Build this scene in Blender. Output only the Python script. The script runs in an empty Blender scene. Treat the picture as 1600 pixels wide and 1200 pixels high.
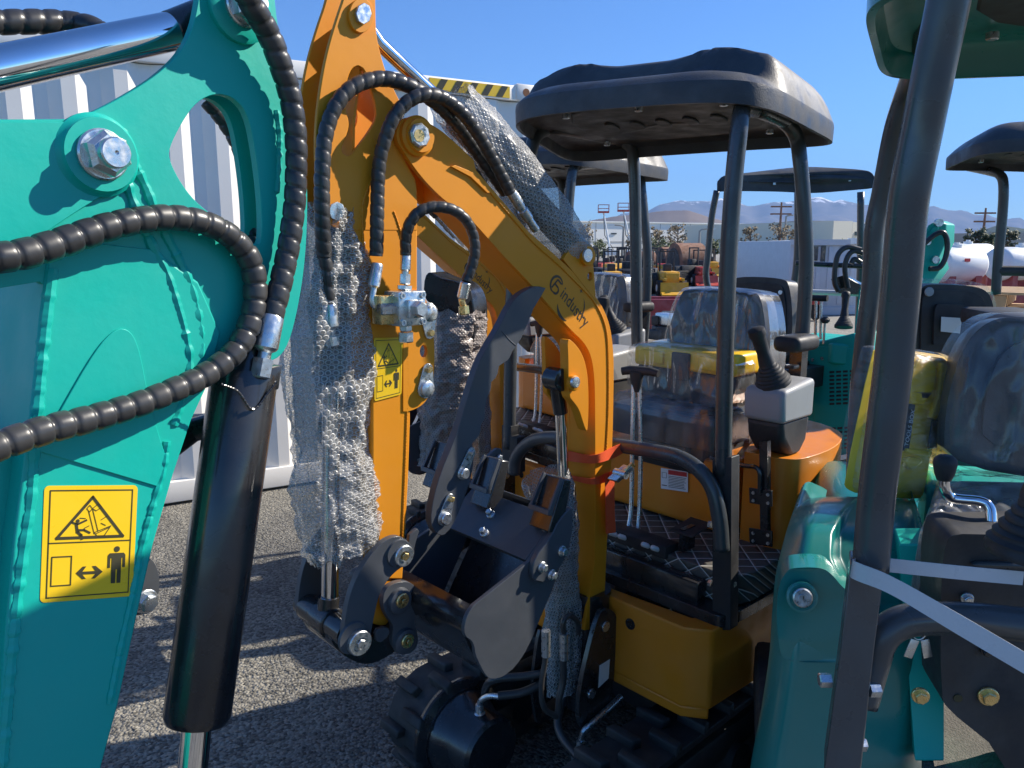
import bpy, bmesh, math, random
from mathutils import Vector as V, Matrix
from mathutils.geometry import tessellate_polygon
R_ = math.radians
random.seed(7)
sc = bpy.context.scene
# ---------------------------------------------------------------- camera, sky, sun, exposure
CAMZ, PITCH, FPX = 1.70, R_(10.25), 1200.0
cd = bpy.data.cameras.new('camera'); cam = bpy.data.objects.new('camera', cd)
sc.collection.objects.link(cam); sc.camera = cam
cd.sensor_width = 36; cd.lens = 36*FPX/1600; cd.clip_start = .05; cd.clip_end = 60000
cam.location = (0, 0, CAMZ); cam.rotation_euler = (R_(90)-PITCH, 0, 0)
SUN = V((.78, .26, .58)).normalized()
elev = math.asin(SUN.z); az = math.atan2(SUN.x, SUN.y)
w = bpy.data.worlds.new('World'); sc.world = w; w.use_nodes = True
wn = w.node_tree; bg = wn.nodes['Background']
sk = wn.nodes.new('ShaderNodeTexSky'); sk.sky_type = 'NISHITA'; sk.sun_disc = False
sk.sun_elevation = elev; sk.sun_rotation = az; sk.altitude = 300; sk.air_density = 1.0; sk.dust_density = .1; sk.ozone_density = 4.0
tint = wn.nodes.new('ShaderNodeVectorMath'); tint.operation = 'MULTIPLY'; tint.inputs[1].default_value = (.58, .92, 1.34)
wn.links.new(sk.outputs[0], tint.inputs[0]); wn.links.new(tint.outputs[0], bg.inputs[0]); bg.inputs[1].default_value = .078
ld = bpy.data.lights.new('sun', 'SUN'); ld.energy = 4.8; ld.angle = R_(.5); ld.color = (1, .92, .80)
lo = bpy.data.objects.new('sun', ld); sc.collection.objects.link(lo)
lo.rotation_euler = SUN.to_track_quat('Z', 'Y').to_euler(); lo.location = (3, -3, 8)
sc.view_settings.view_transform = 'Standard'; sc.view_settings.look = 'None'
sc.view_settings.exposure = .80; sc.view_settings.gamma = 1
sc.cycles.max_bounces = 8; sc.cycles.transparent_max_bounces = 16
sc.cycles.caustics_reflective = False; sc.cycles.caustics_refractive = False
# ---------------------------------------------------------------- helpers
cp, sp = math.cos(PITCH), math.sin(PITCH)
def ray(px, py):
    u = (px-800)/FPX; v = (600-py)/FPX
    return V((u, cp+v*sp, -sp+v*cp))
CAM = V((0, 0, CAMZ))
def at(px, py, Y):
    d = ray(px, py); return CAM + d*(Y/d.y)
def hit(px, py, p0, n):
    d = ray(px, py); return CAM + d*((p0-CAM).dot(n)/d.dot(n))
def hz(px, py, z): return hit(px, py, V((0, 0, z)), V((0, 0, 1)))
UP = V((0, 0, 1))
class Frame:
    def __init__(s, o, f):
        s.o = V((o[0], o[1], 0)); s.F = V((f[0], f[1], 0)).normalized(); s.R = V((-s.F.y, s.F.x, 0))
    def p(s, a, b, z): return s.o + s.F*a + s.R*b + UP*z
    def hb(s, px, py, b): return hit(px, py, s.o+s.R*b, s.R)
    def ha(s, px, py, a): return hit(px, py, s.o+s.F*a, s.F)
M1 = Frame((.285, 2.30), (-.73, -.68))
TL = Frame((-.54, 1.0), (-.6, -.8))      # left teal arm: side plane b=0
T2 = Frame((.49, .98), (-.43, -.90))
base = {}
def link(o, parent=None):
    sc.collection.objects.link(o)
    if parent is not None: o.parent = parent; base[o.name] = base[parent.name]
    return o
def thing(name, label, cat, loc, group=None):
    o = bpy.data.objects.new(name, None); o.location = V(loc); o.empty_display_size = .2
    sc.collection.objects.link(o); base[o.name] = V(loc); o['label'] = label; o['category'] = cat
    if group: o['group'] = group
    return o
def tag(o, label, cat, group=None):
    o['label'] = label; o['category'] = cat
    if group: o['group'] = group
    return o
def struct(o, kind='structure'): o['kind'] = kind; return o
def chaikin(pts, it=2, closed=True):
    for _ in range(it):
        out = []; n = len(pts)
        for i in range(n):
            p = pts[i]
            if len(p) > 2 and p[2] == 1 and not isinstance(p, V): out.append(p); continue
            a, b = pts[i-1], pts[(i+1) % n]
            if not closed and i in (0, n-1): out.append(p); continue
            out.append(tuple(p[k]*.75+a[k]*.25 for k in (0, 1))); out.append(tuple(p[k]*.75+b[k]*.25 for k in (0, 1)))
        pts = out
    return [(p[0], p[1]) for p in pts]
def crom(pts, n=8, closed=False):
    out = []; N = len(pts); P = [V(p) for p in pts]
    rng = range(N) if closed else range(N-1)
    for i in rng:
        p0 = P[(i-1) % N] if closed or i > 0 else P[0]*2-P[1]
        p1 = P[i]; p2 = P[(i+1) % N]; p3 = P[(i+2) % N] if closed or i+2 < N else P[-1]*2-P[-2]
        for k in range(n):
            t = k/n; out.append(.5*((2*p1)+(-p0+p2)*t+(2*p0-5*p1+4*p2-p3)*t*t+(-p0+3*p1-3*p2+p3)*t**3))
    if not closed: out.append(P[-1])
    return out
def frames(path):
    T = []
    for i in range(len(path)):
        a = path[max(0, i-1)]; b = path[min(len(path)-1, i+1)]; d = (b-a)
        T.append(d.normalized() if d.length > 1e-9 else V((0, 0, 1)))
    n = T[0].orthogonal().normalized(); N = []
    for i, t in enumerate(T):
        if i:
            q = T[i-1].rotation_difference(t); n = q @ n; n = (n-t*n.dot(t)).normalized()
        N.append((n.copy(), t.cross(n)))
    return T, N
class MB:
    def __init__(s): s.v = []; s.f = []
    def add(s, vs, fs):
        k = len(s.v); s.v += [V(p) for p in vs]; s.f += [tuple(i+k for i in f) for f in fs]; return s
    def prism(s, front, depth, holes=()):
        loops = [[V(p) for p in front]]+[[V(p) for p in h] for h in holes]
        tri = tessellate_polygon(loops); fl = [p for l in loops for p in l]; n = len(fl)
        # make the front triangles face against depth
        fs = []
        for t in tri:
            a, b, c = (fl[i] for i in t); nn = (b-a).cross(c-a)
            t = tuple(t) if nn.dot(depth) < 0 else tuple(reversed(t)); fs.append(t); fs.append(tuple(n+i for i in reversed(t)))
        k = 0
        for li, l in enumerate(loops):
            m = len(l)
            for i in range(m):
                a, b = k+i, k+(i+1) % m; fs.append((a, b, n+b, n+a))
            k += m
        return s.add(fl+[p+depth for p in fl], fs)
    def rings(s, rings, close=True, caps=True):
        m = len(rings[0]); vs = [p for r in rings for p in r]; fs = []
        for i in range(len(rings)-1):
            for j in range(m if close else m-1):
                a = i*m+j; b = i*m+(j+1) % m; fs.append((a, b, b+m, a+m))
        if caps and close: fs.append(tuple(reversed(range(m)))); fs.append(tuple(range((len(rings)-1)*m, len(rings)*m)))
        return s.add(vs, fs)
    def tube(s, path, r, n=12, caps=True, sx=1, flat=None):
        path = [V(p) for p in path]; T, N = frames(path); L = len(path); rg = []
        for i, p in enumerate(path):
            ri = r[i] if isinstance(r, (list, tuple)) else (r(i/(L-1)) if callable(r) else r)
            rg.append([p+(N[i][0]*math.cos(t)+N[i][1]*math.sin(t)*sx)*ri for t in (2*math.pi*k/n for k in range(n))])
        return s.rings(rg, True, caps)
    def hose(s, ctrl, r, period, n=14, depth=.2, helix=True):
        path = crom(ctrl, 40); seg = [0]
        for a, b in zip(path, path[1:]): seg.append(seg[-1]+(b-a).length)
        Lt = seg[-1]; step = period/9; M = max(4, int(Lt/step)); pts = []; j = 0
        for i in range(M+1):
            d = Lt*i/M
            while j < len(seg)-2 and seg[j+1] < d: j += 1
            t = (d-seg[j])/max(1e-9, seg[j+1]-seg[j]); pts.append(path[j].lerp(path[j+1], t))
        T, N = frames(pts); rg = []
        for i, p in enumerate(pts):
            d = Lt*i/M; ring = []
            for k in range(n):
                th = 2*math.pi*k/n; ph = (d/period + (k/n if helix else 0)) % 1
                g = abs(ph-.5)*2       # 1 at groove
                bi = math.floor(d/period + (k/n if helix else 0)); jit = 1+.022*math.sin(bi*12.99)+.012*math.sin(bi*4.1+th)
                rr = r*(1-depth*max(0, (g-.70)/.30)**1.3-.03*g*g)*jit
                ring.append(p+(N[i][0]*math.cos(th)+N[i][1]*math.sin(th))*rr)
            rg.append(ring)
        return s.rings(rg, True, True)
    def cyl(s, p0, p1, r, n=24, r1=None, ch=.0):
        p0 = V(p0); p1 = V(p1); d = (p1-p0).normalized(); L = (p1-p0).length
        r1 = r if r1 is None else r1
        if ch: pr = [(0, r-ch), (ch, r), (L-ch, r1), (L, r1-ch)]
        else: pr = [(0, r), (L, r1)]
        return s.lathe(p0, d, pr, n)
    def lathe(s, p0, d, prof, n=24, caps=True):
        p0 = V(p0); d = V(d).normalized(); a = d.orthogonal().normalized(); b = d.cross(a)
        return s.rings([[p0+d*t+(a*math.cos(q)+b*math.sin(q))*r for q in (2*math.pi*k/n for k in range(n))] for t, r in prof], True, caps)
    def hexa(s, p0, d, r, h, n=6, ch=.15):
        c = r*ch; return s.lathe(p0, d, [(0, r), (h-c, r), (h, r-c)], n)
    def box(s, c, ax, ay, az, hx, hy, hz_, bev=0, seg=2):
        bm = bmesh.new(); bmesh.ops.create_cube(bm, size=2)
        for v in bm.verts: v.co = V((v.co.x*hx, v.co.y*hy, v.co.z*hz_))
        if bev: bmesh.ops.bevel(bm, geom=bm.edges[:], offset=bev, segments=seg, affect='EDGES', profile=.5)
        bm.verts.index_update()
        s.add([V(c)+ax*v.co.x+ay*v.co.y+az*v.co.z for v in bm.verts], [tuple(v.index for v in f.verts) for f in bm.faces]); bm.free(); return s
    def grid(s, fn, nu, nv, closeu=False):
        vs = [fn(i/nu, j/nv) for j in range(nv+1) for i in range(nu+(0 if closeu else 1))]
        m = nu if closeu else nu+1; fs = []
        for j in range(nv):
            for i in range(nu):
                a = j*m+i; b = j*m+(i+1) % m; fs.append((a, b, b+m, a+m))
        return s.add(vs, fs)
    def build(s, name, mat, parent=None, bev=0, sharp=38, solid=0, seg=2, sub=0, fix=True):
        me = bpy.data.meshes.new(name); o0 = base[parent.name] if parent is not None else V((0, 0, 0))
        me.from_pydata([p-o0 for p in s.v], [], s.f); me.validate()
        if fix:
            bm = bmesh.new(); bm.from_mesh(me); bmesh.ops.recalc_face_normals(bm, faces=bm.faces); bm.to_mesh(me); bm.free()
        if isinstance(mat, (list, tuple)):
            for m in mat: me.materials.append(m)
        else: me.materials.append(mat)
        me.polygons.foreach_set('use_smooth', [True]*len(me.polygons))
        me.set_sharp_from_angle(angle=R_(sharp))
        o = bpy.data.objects.new(name, me); link(o, parent)
        if parent is None: base[o.name] = V((0, 0, 0))
        if solid:
            m = o.modifiers.new('Solidify', 'SOLIDIFY'); m.thickness = solid; m.offset = 0
        if sub:
            m = o.modifiers.new('Sub', 'SUBSURF'); m.levels = m.render_levels = sub
        if bev:
            m = o.modifiers.new('Bevel', 'BEVEL'); m.width = bev; m.segments = seg; m.limit_method = 'ANGLE'; m.angle_limit = R_(42)
            m.harden_normals = False
        return o
def recentre(o):
    """move a one-mesh thing's origin to the bottom centre of its mesh"""
    me = o.data; xs = [v.co for v in me.vertices]
    c = V((sum(p.x for p in xs)/len(xs), sum(p.y for p in xs)/len(xs), min(p.z for p in xs)))
    for v in me.vertices: v.co -= c
    o.location = c; base[o.name] = c.copy(); return o
def children(o): return [c for c in bpy.data.objects if c.parent == o]
kids = {}
def copy_tree(o, loc=None, rz=0, label=None, skip=(), km=None):
    if km is None:
        km = {}
        for c in bpy.data.objects:
            if c.parent: km.setdefault(c.parent.name, []).append(c)
    c = o.copy(); sc.collection.objects.link(c)
    if loc is not None: c.location = V(loc); c.rotation_euler.z = rz
    if label: c['label'] = label
    for ch in km.get(o.name, []):
        if ch.name.split('.')[0] in skip or ch.name in skip: continue
        d = copy_tree(ch, km=km, skip=skip); d.parent = c
    return c
# ---------------------------------------------------------------- materials
def mat(name, col, rough=.5, metal=0, coat=0, var=.08, scale=6, bump=0, bscale=80, spec=.5, rvar=.15, dust=0, dustcol=(.45, .42, .36)):
    m = bpy.data.materials.new(name); m.use_nodes = True; nt = m.node_tree; N = nt.nodes; L = nt.links
    b = N['Principled BSDF']; b.inputs['Metallic'].default_value = metal
    b.inputs['Coat Weight'].default_value = coat; b.inputs['Coat Roughness'].default_value = .12
    b.inputs['Specular IOR Level'].default_value = spec
    tc = N.new('ShaderNodeTexCoord'); no = N.new('ShaderNodeTexNoise'); no.inputs['Scale'].default_value = scale; no.inputs['Detail'].default_value = 6
    L.new(tc.outputs['Object'], no.inputs['Vector'])
    mx = N.new('ShaderNodeMix'); mx.data_type = 'RGBA'; L.new(no.outputs['Fac'], mx.inputs['Factor'])
    mx.inputs['A'].default_value = (*[c*(1-var*2) for c in col], 1); mx.inputs['B'].default_value = (*[min(1, c*(1+var*2)) for c in col], 1)
    out = mx.outputs['Result']
    if dust:
        n2 = N.new('ShaderNodeTexNoise'); n2.inputs['Scale'].default_value = 3.1; n2.inputs['Detail'].default_value = 9; n2.inputs['Roughness'].default_value = .7
        L.new(tc.outputs['Object'], n2.inputs['Vector'])
        mr = N.new('ShaderNodeMapRange'); mr.inputs[1].default_value = .45; mr.inputs[2].default_value = .75; mr.inputs[3].default_value = 0; mr.inputs[4].default_value = dust
        L.new(n2.outputs['Fac'], mr.inputs[0]); m2 = N.new('ShaderNodeMix'); m2.data_type = 'RGBA'
        L.new(mr.outputs[0], m2.inputs['Factor']); L.new(out, m2.inputs['A']); m2.inputs['B'].default_value = (*dustcol, 1); out = m2.outputs['Result']
    L.new(out, b.inputs['Base Color'])
    n3 = N.new('ShaderNodeTexNoise'); n3.inputs['Scale'].default_value = scale*2.7; n3.inputs['Detail'].default_value = 8
    L.new(tc.outputs['Object'], n3.inputs['Vector'])
    mr = N.new('ShaderNodeMapRange'); mr.inputs[1].default_value = .3; mr.inputs[2].default_value = .7
    mr.inputs[3].default_value = max(.02, rough-rvar); mr.inputs[4].default_value = min(1, rough+rvar)
    L.new(n3.outputs['Fac'], mr.inputs[0]); L.new(mr.outputs[0], b.inputs['Roughness'])
    if bump:
        nb = N.new('ShaderNodeTexNoise'); nb.inputs['Scale'].default_value = bscale; nb.inputs['Detail'].default_value = 4
        L.new(tc.outputs['Object'], nb.inputs['Vector']); bp = N.new('ShaderNodeBump'); bp.inputs['Strength'].default_value = bump; bp.inputs['Distance'].default_value = .002
        L.new(nb.outputs['Fac'], bp.inputs['Height']); L.new(bp.outputs[0], b.inputs['Normal'])
    return m
ORANGE = mat('orange_paint', (.78, .285, .010), .55, coat=.06, var=.03, bump=.12, bscale=45, dust=.03, spec=.3, rvar=.08)
ORANGE_PL = mat('orange_fairing', (.74, .225, .010), .45, coat=.15, var=.03, bump=.05, dust=.06, spec=.4)
TEAL = mat('teal_paint', (.001, .42, .335), .5, coat=.08, var=.03, bump=.2, bscale=60, dust=.03, spec=.35, rvar=.08)
TEAL_G = mat('teal_gloss', (.002, .20, .17), .32, coat=.45, var=.04, rvar=.06, dust=.03)
GREY = mat('charcoal_paint', (.064, .071, .082), .45, coat=.1, var=.08, bump=.1, dust=.04)
POST = mat('grey_post_paint', (.050, .056, .060), .34, coat=.25, var=.08, bump=.1, bscale=120, dust=.06)
BLACK = mat('black_paint', (.018, .018, .02), .25, coat=.4, var=.2, dust=.06)
BLACKM = mat('black_matt', (.022, .022, .024), .6, var=.2, bump=.2, dust=.12)
PLAST = mat('black_plastic', (.032, .035, .04), .48, var=.12, bump=.5, bscale=260, dust=.12)
HOSE = mat('hose_guard', (.030, .030, .031), .36, var=.15, bump=.05, dust=.10, rvar=.1)
RUBBER = mat('rubber', (.03, .03, .03), .7, var=.2, bump=.5, bscale=60, dust=.35, dustcol=(.2, .18, .15))
CHROME = mat('chrome', (.78, .79, .8), .09, metal=1, var=.02, rvar=.05)
ZINC = mat('zinc', (.62, .65, .66), .32, metal=.9, var=.12, scale=40, bump=.2)
BRASS = mat('yellow_zinc', (.75, .56, .25), .3, metal=.9, var=.15, scale=60)
YEL = mat('label_yellow', (.92, .58, .015), .35, coat=.2, var=.03)
YEL2 = mat('toolbox_yellow', (.95, .58, .02), .4, coat=.2, var=.05)
INK = mat('label_ink', (.05, .045, .02), .5, var=.1)
INKO = mat('logo_ink', (.04, .028, .012), .5, var=.1)
WHITE = mat('white_paint', (.78, .79, .77), .45, var=.03, dust=.15, dustcol=(.55, .53, .48))
PAPER = mat('paper_label', (.8, .8, .78), .5, var=.03)
REDP = mat('red_print', (.55, .03, .03), .5)
RED = mat('red_paint', (.30, .03, .03), .5, var=.2, dust=.2)
LGREY = mat('grey_plastic', (.33, .335, .34), .5, var=.04, bump=.2, bscale=300, dust=.1)
MIRROR = mat('rust', (.22, .09, .04), .8, var=.3)
STRAPO = mat('orange_webbing', (.85, .10, .02), .7, var=.08, bump=.6, bscale=500)
STRAPG = mat('grey_strap', (.56, .58, .60), .35, var=.04, bump=.2, bscale=200)
def film(name, alpha=.25, col=(.85, .87, .9), rough=.12, scale=18, stretch=(1, 1, .25), strength=.9, dist=.01, wh=.35, gc=.035):
    """clear plastic: mostly see through, a thin milky veil, sharp glints on the creases"""
    m = bpy.data.materials.new(name); m.use_nodes = True; nt = m.node_tree; N = nt.nodes; L = nt.links
    out = N['Material Output']; N.remove(N['Principled BSDF'])
    df = N.new('ShaderNodeBsdfDiffuse'); df.inputs[0].default_value = (*col, 1); gl = N.new('ShaderNodeBsdfGlossy'); gl.inputs['Roughness'].default_value = rough; gl.inputs[0].default_value = (.9, .9, .9, 1)
    tr = N.new('ShaderNodeBsdfTransparent'); m1 = N.new('ShaderNodeMixShader'); m2 = N.new('ShaderNodeMixShader')
    tc = N.new('ShaderNodeTexCoord'); mp = N.new('ShaderNodeMapping'); mp.inputs['Scale'].default_value = stretch; L.new(tc.outputs['Object'], mp.inputs['Vector'])
    no = N.new('ShaderNodeTexNoise'); no.inputs['Scale'].default_value = scale; no.inputs['Detail'].default_value = 4; no.inputs['Distortion'].default_value = 1.2; L.new(mp.outputs[0], no.inputs['Vector'])
    n2 = N.new('ShaderNodeTexNoise'); n2.inputs['Scale'].default_value = scale*1.4; n2.inputs['Detail'].default_value = 2; L.new(mp.outputs[0], n2.inputs['Vector'])
    s1 = N.new('ShaderNodeMath'); s1.operation = 'SUBTRACT'; s1.inputs[1].default_value = .5; L.new(no.outputs['Fac'], s1.inputs[0])
    s2 = N.new('ShaderNodeMath'); s2.operation = 'ABSOLUTE'; L.new(s1.outputs[0], s2.inputs[0])
    bp = N.new('ShaderNodeBump'); bp.inputs['Strength'].default_value = strength; bp.inputs['Distance'].default_value = dist; bp.invert = True
    L.new(s2.outputs[0], bp.inputs['Height']); L.new(bp.outputs[0], gl.inputs['Normal']); L.new(bp.outputs[0], df.inputs['Normal'])
    mr = N.new('ShaderNodeMapRange'); mr.inputs[1].default_value = .35; mr.inputs[2].default_value = .65; mr.inputs[3].default_value = alpha*.3; mr.inputs[4].default_value = alpha*1.1
    L.new(n2.outputs['Fac'], mr.inputs[0]); L.new(mr.outputs[0], m1.inputs[0]); L.new(tr.outputs[0], m1.inputs[1]); L.new(df.outputs[0], m1.inputs[2])
    lw = N.new('ShaderNodeLayerWeight'); lw.inputs[0].default_value = .25; L.new(bp.outputs[0], lw.inputs['Normal'])
    m3 = N.new('ShaderNodeMath'); m3.operation = 'MULTIPLY_ADD'; m3.inputs[1].default_value = wh; m3.inputs[2].default_value = gc; L.new(lw.outputs['Fresnel'], m3.inputs[0])
    L.new(m3.outputs[0], m2.inputs[0]); L.new(m1.outputs[0], m2.inputs[1]); L.new(gl.outputs[0], m2.inputs[2]); L.new(m2.outputs[0], out.inputs[0])
    return m
FILM = film('clear_film', .05, rough=.12, wh=.22, strength=1.0, dist=.035, scale=13, stretch=(1, 1, .55))
FILM2 = film('stretch_film', .10, rough=.08, scale=30, stretch=(.3, .3, 1.6), wh=.35, dist=.015)
def bubble(name, col=(.64, .64, .62), alpha=.62, size=95):
    m = bpy.data.materials.new(name); m.use_nodes = True; nt = m.node_tree; N = nt.nodes; L = nt.links
    out = N['Material Output']; b = N['Principled BSDF']; b.inputs['Roughness'].default_value = .3; b.inputs['Specular IOR Level'].default_value = .5
    uv = N.new('ShaderNodeTexCoord')
    no = N.new('ShaderNodeTexNoise'); no.inputs['Scale'].default_value = 30; no.inputs['Detail'].default_value = 3; L.new(uv.outputs['Object'], no.inputs['Vector'])
    ds = []
    for k in (0, 1):
        a = N.new('ShaderNodeVectorMath'); a.operation = 'MULTIPLY_ADD'; a.inputs[1].default_value = (1, 1/1.732, 0); a.inputs[2].default_value = (.5*k, .5*k, 0); L.new(uv.outputs['UV'], a.inputs[0])
        f = N.new('ShaderNodeVectorMath'); f.operation = 'FRACTION'; L.new(a.outputs[0], f.inputs[0])
        g_ = N.new('ShaderNodeVectorMath'); g_.operation = 'MULTIPLY_ADD'; g_.inputs[1].default_value = (1, 1.732, 0); g_.inputs[2].default_value = (-.5, -.866, 0); L.new(f.outputs[0], g_.inputs[0])
        l_ = N.new('ShaderNodeVectorMath'); l_.operation = 'LENGTH'; L.new(g_.outputs[0], l_.inputs[0]); ds.append(l_.outputs['Value'])
    vo = N.new('ShaderNodeMath'); vo.operation = 'MINIMUM'; L.new(ds[0], vo.inputs[0]); L.new(ds[1], vo.inputs[1])
    mr = N.new('ShaderNodeMapRange'); mr.interpolation_type = 'SMOOTHSTEP'; mr.inputs[1].default_value = .46; mr.inputs[2].default_value = .30; mr.inputs[3].default_value = 0; mr.inputs[4].default_value = 1
    L.new(vo.outputs[0], mr.inputs[0])
    ad = N.new('ShaderNodeMath'); ad.operation = 'MULTIPLY_ADD'; ad.inputs[1].default_value = 1.1; L.new(no.outputs['Fac'], ad.inputs[0]); L.new(mr.outputs[0], ad.inputs[2])
    bp = N.new('ShaderNodeBump'); bp.inputs['Strength'].default_value = .8; bp.inputs['Distance'].default_value = .0012; L.new(ad.outputs[0], bp.inputs['Height'])
    L.new(bp.outputs[0], b.inputs['Normal'])
    # ring at the bubble rim is milkier than the dome
    r1 = N.new('ShaderNodeMapRange'); r1.inputs[1].default_value = .0; r1.inputs[2].default_value = .13; r1.inputs[3].default_value = 1; r1.inputs[4].default_value = 0
    sb = N.new('ShaderNodeMath'); sb.operation = 'SUBTRACT'; sb.inputs[1].default_value = .38; L.new(vo.outputs[0], sb.inputs[0])
    ab = N.new('ShaderNodeMath'); ab.operation = 'ABSOLUTE'; L.new(sb.outputs[0], ab.inputs[0]); L.new(ab.outputs[0], r1.inputs[0])
    cm = N.new('ShaderNodeMix'); cm.data_type = 'RGBA'; cm.inputs['A'].default_value = (*[c*.55 for c in col], 1); cm.inputs['B'].default_value = (*col, 1)
    L.new(r1.outputs[0], cm.inputs['Factor']); L.new(cm.outputs['Result'], b.inputs['Base Color'])
    al = N.new('ShaderNodeMapRange'); al.inputs[3].default_value = alpha-.25; al.inputs[4].default_value = alpha+.2; L.new(r1.outputs[0], al.inputs[0])
    tr = N.new('ShaderNodeBsdfTransparent'); mix = N.new('ShaderNodeMixShader')
    L.new(al.outputs[0], mix.inputs[0]); L.new(tr.outputs[0], mix.inputs[1]); L.new(b.outputs[0], mix.inputs[2]); L.new(mix.outputs[0], out.inputs[0])
    return m
BUB = bubble('bubble_wrap_clear'); BUBP = bubble('bubble_wrap_brown', col=(.50, .42, .37), alpha=.85)
def text_mb(mb, s, place, size=1.0):
    """place(x, y) -> world point; letters lie flat"""
    cu = bpy.data.curves.new('t', 'FONT'); cu.body = s; cu.size = size; cu.resolution_u = 4
    ob = bpy.data.objects.new('t', cu); sc.collection.objects.link(ob)
    dg = bpy.context.evaluated_depsgraph_get(); dg.update(); me = bpy.data.meshes.new_from_object(ob.evaluated_get(dg))
    xs = [v.co.x for v in me.vertices]; wd = max(xs) if xs else 1
    mb.add([place(v.co.x, v.co.y, wd) for v in me.vertices], [tuple(p.vertices) for p in me.polygons])
    bpy.data.objects.remove(ob); bpy.data.curves.remove(cu); bpy.data.meshes.remove(me); return wd
def quadmap(c, n, off=0):
    """c: 4 world corners tl,tr,br,bl. returns f(u,v) v down"""
    tl, tr, br, bl = c
    return lambda u, v, o=0: (tl*(1-u)+tr*u)*(1-v)+(bl*(1-u)+br*u)*v + n*(off+o)
def stroke(mb, pts, wd, q, o=.0006, closed=False, asp=1):
    """flat strip along pts given in label coords; wd in label units"""
    P = [V((p[0], p[1]*asp)) for p in pts]
    n = len(P); rng = range(n if closed else n-1)
    for i in rng:
        a, b = P[i], P[(i+1) % n]; d = (b-a).normalized(); nn = V((-d.y, d.x))*wd/2; e = d*wd*.4
        k = [a-e+nn, b+e+nn, b+e-nn, a-e-nn]
        mb.add([q(t.x, t.y/asp, o) for t in k], [(0, 1, 2, 3)])
def poly(mb, pts, q, o=.0006):
    loop = [V((p[0], p[1], 0)) for p in pts]; tri = tessellate_polygon([loop])
    mb.add([q(p[0], p[1], o) for p in pts], [tuple(t) for t in tri])
def warning_label(parent, corners, n):
    q = quadmap(corners, n)
    rr = []
    for cx, cy, a0 in ((.05, .04, 180), (.95, .04, 270), (.95, .96, 0), (.05, .96, 90)):
        for k in range(5):
            t = R_(a0+k*22.5); rr.append((cx+.05*math.cos(t), cy+.04*math.sin(t)))
    lb = MB().prism([q(x, y, .0008) for x, y in rr], -n*.001).build('warning_label', YEL, parent)
    m = MB(); A = 1.2
    stroke(m, [(.06, .04), (.94, .04), (.94, .96), (.06, .96)], .012, q, .0013, True, A)
    stroke(m, [(.06, .49), (.94, .49)], .012, q, .0013, False, A)
    stroke(m, [(.5, .1), (.85, .45), (.14, .45)], .03, q, .0013, True, A)
    # falling man and swinging arm
    stroke(m, [(.335, .33), (.35, .40), (.39, .43), (.40, .46)], .03, q, .0013, False, A)
    stroke(m, [(.35, .385), (.42, .385), (.48, .41)], .022, q, .0013, False, A)
    stroke(m, [(.29, .315), (.345, .335), (.44, .30)], .02, q, .0013, False, A)
    for cx, cy, r in ((.35, .305, .02),): poly(m, [(cx+r*math.cos(t), cy+r/A*math.sin(t)) for t in (k*math.pi/5 for k in range(10))], q, .0013)
    w1 = .008
    stroke(m, [(.46, .22), (.53, .42)], w1, q, .0013, False, A); stroke(m, [(.50, .2), (.57, .40)], w1, q, .0013, False, A)
    stroke(m, [(.44, .2), (.47, .17), (.5, .2), (.47, .23)], w1, q, .0013, True, A); stroke(m, [(.5, .2), (.56, .16), (.6, .19), (.54, .22)], w1, q, .0013, True, A)
    stroke(m, [(.53, .41), (.71, .355), (.64, .44), (.56, .44)], w1, q, .0013, True, A); stroke(m, [(.55, .42), (.69, .37)], w1, q, .0013, False, A)
    for x0, y0, x1, y1 in ((.43, .285, .37, .28), (.60, .30, .66, .27), (.60, .33, .65, .35), (.47, .35, .42, .37)): stroke(m, [(x0, y0), (x1, y1)], w1, q, .0013, False, A)
    # box, arrow, standing man
    stroke(m, [(.10, .61), (.30, .61), (.30, .86), (.10, .86)], .012, q, .0013, True, A)
    poly(m, [(.35, .76), (.42, .705), (.46, .705), (.42, .75), (.56, .75), (.52, .705), (.56, .705), (.64, .76), (.56, .815), (.52, .815), (.56, .775), (.42, .775), (.46, .815), (.42, .815)], q, .0013)
    poly(m, [(.79+.034*math.cos(t), .565+.026*math.sin(t)) for t in (k*math.pi/6 for k in range(12))], q, .0013)
    poly(m, [(.71, .60), (.87, .60), (.89, .62), (.89, .73), (.86, .73), (.86, .645), (.845, .645), (.845, .87), (.80, .87), (.80, .745), (.785, .745), (.785, .87), (.735, .87), (.735, .645), (.72, .645), (.72, .73), (.69, .73), (.69, .62)], q, .0013)
    m.build('pictogram', INK, lb)
    return lb
def weld(path, r, parent, mat_, name='weld_bead'):
    pts = crom(path, 10); L = 0; out = []; rr = []
    seg = [0]
    for a, b in zip(pts, pts[1:]): seg.append(seg[-1]+(b-a).length)
    M = int(seg[-1]/(r*.5))+2; j = 0
    for i in range(M+1):
        d = seg[-1]*i/M
        while j < len(seg)-2 and seg[j+1] < d: j += 1
        t = (d-seg[j])/max(1e-9, seg[j+1]-seg[j]); out.append(pts[j].lerp(pts[j+1], t)); rr.append(r*(.95+.10*math.sin(i*.9)+.12*random.uniform(-1, 1)))
    return MB().tube(out, rr, 8).build(name, mat_, parent, fix=False)
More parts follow.
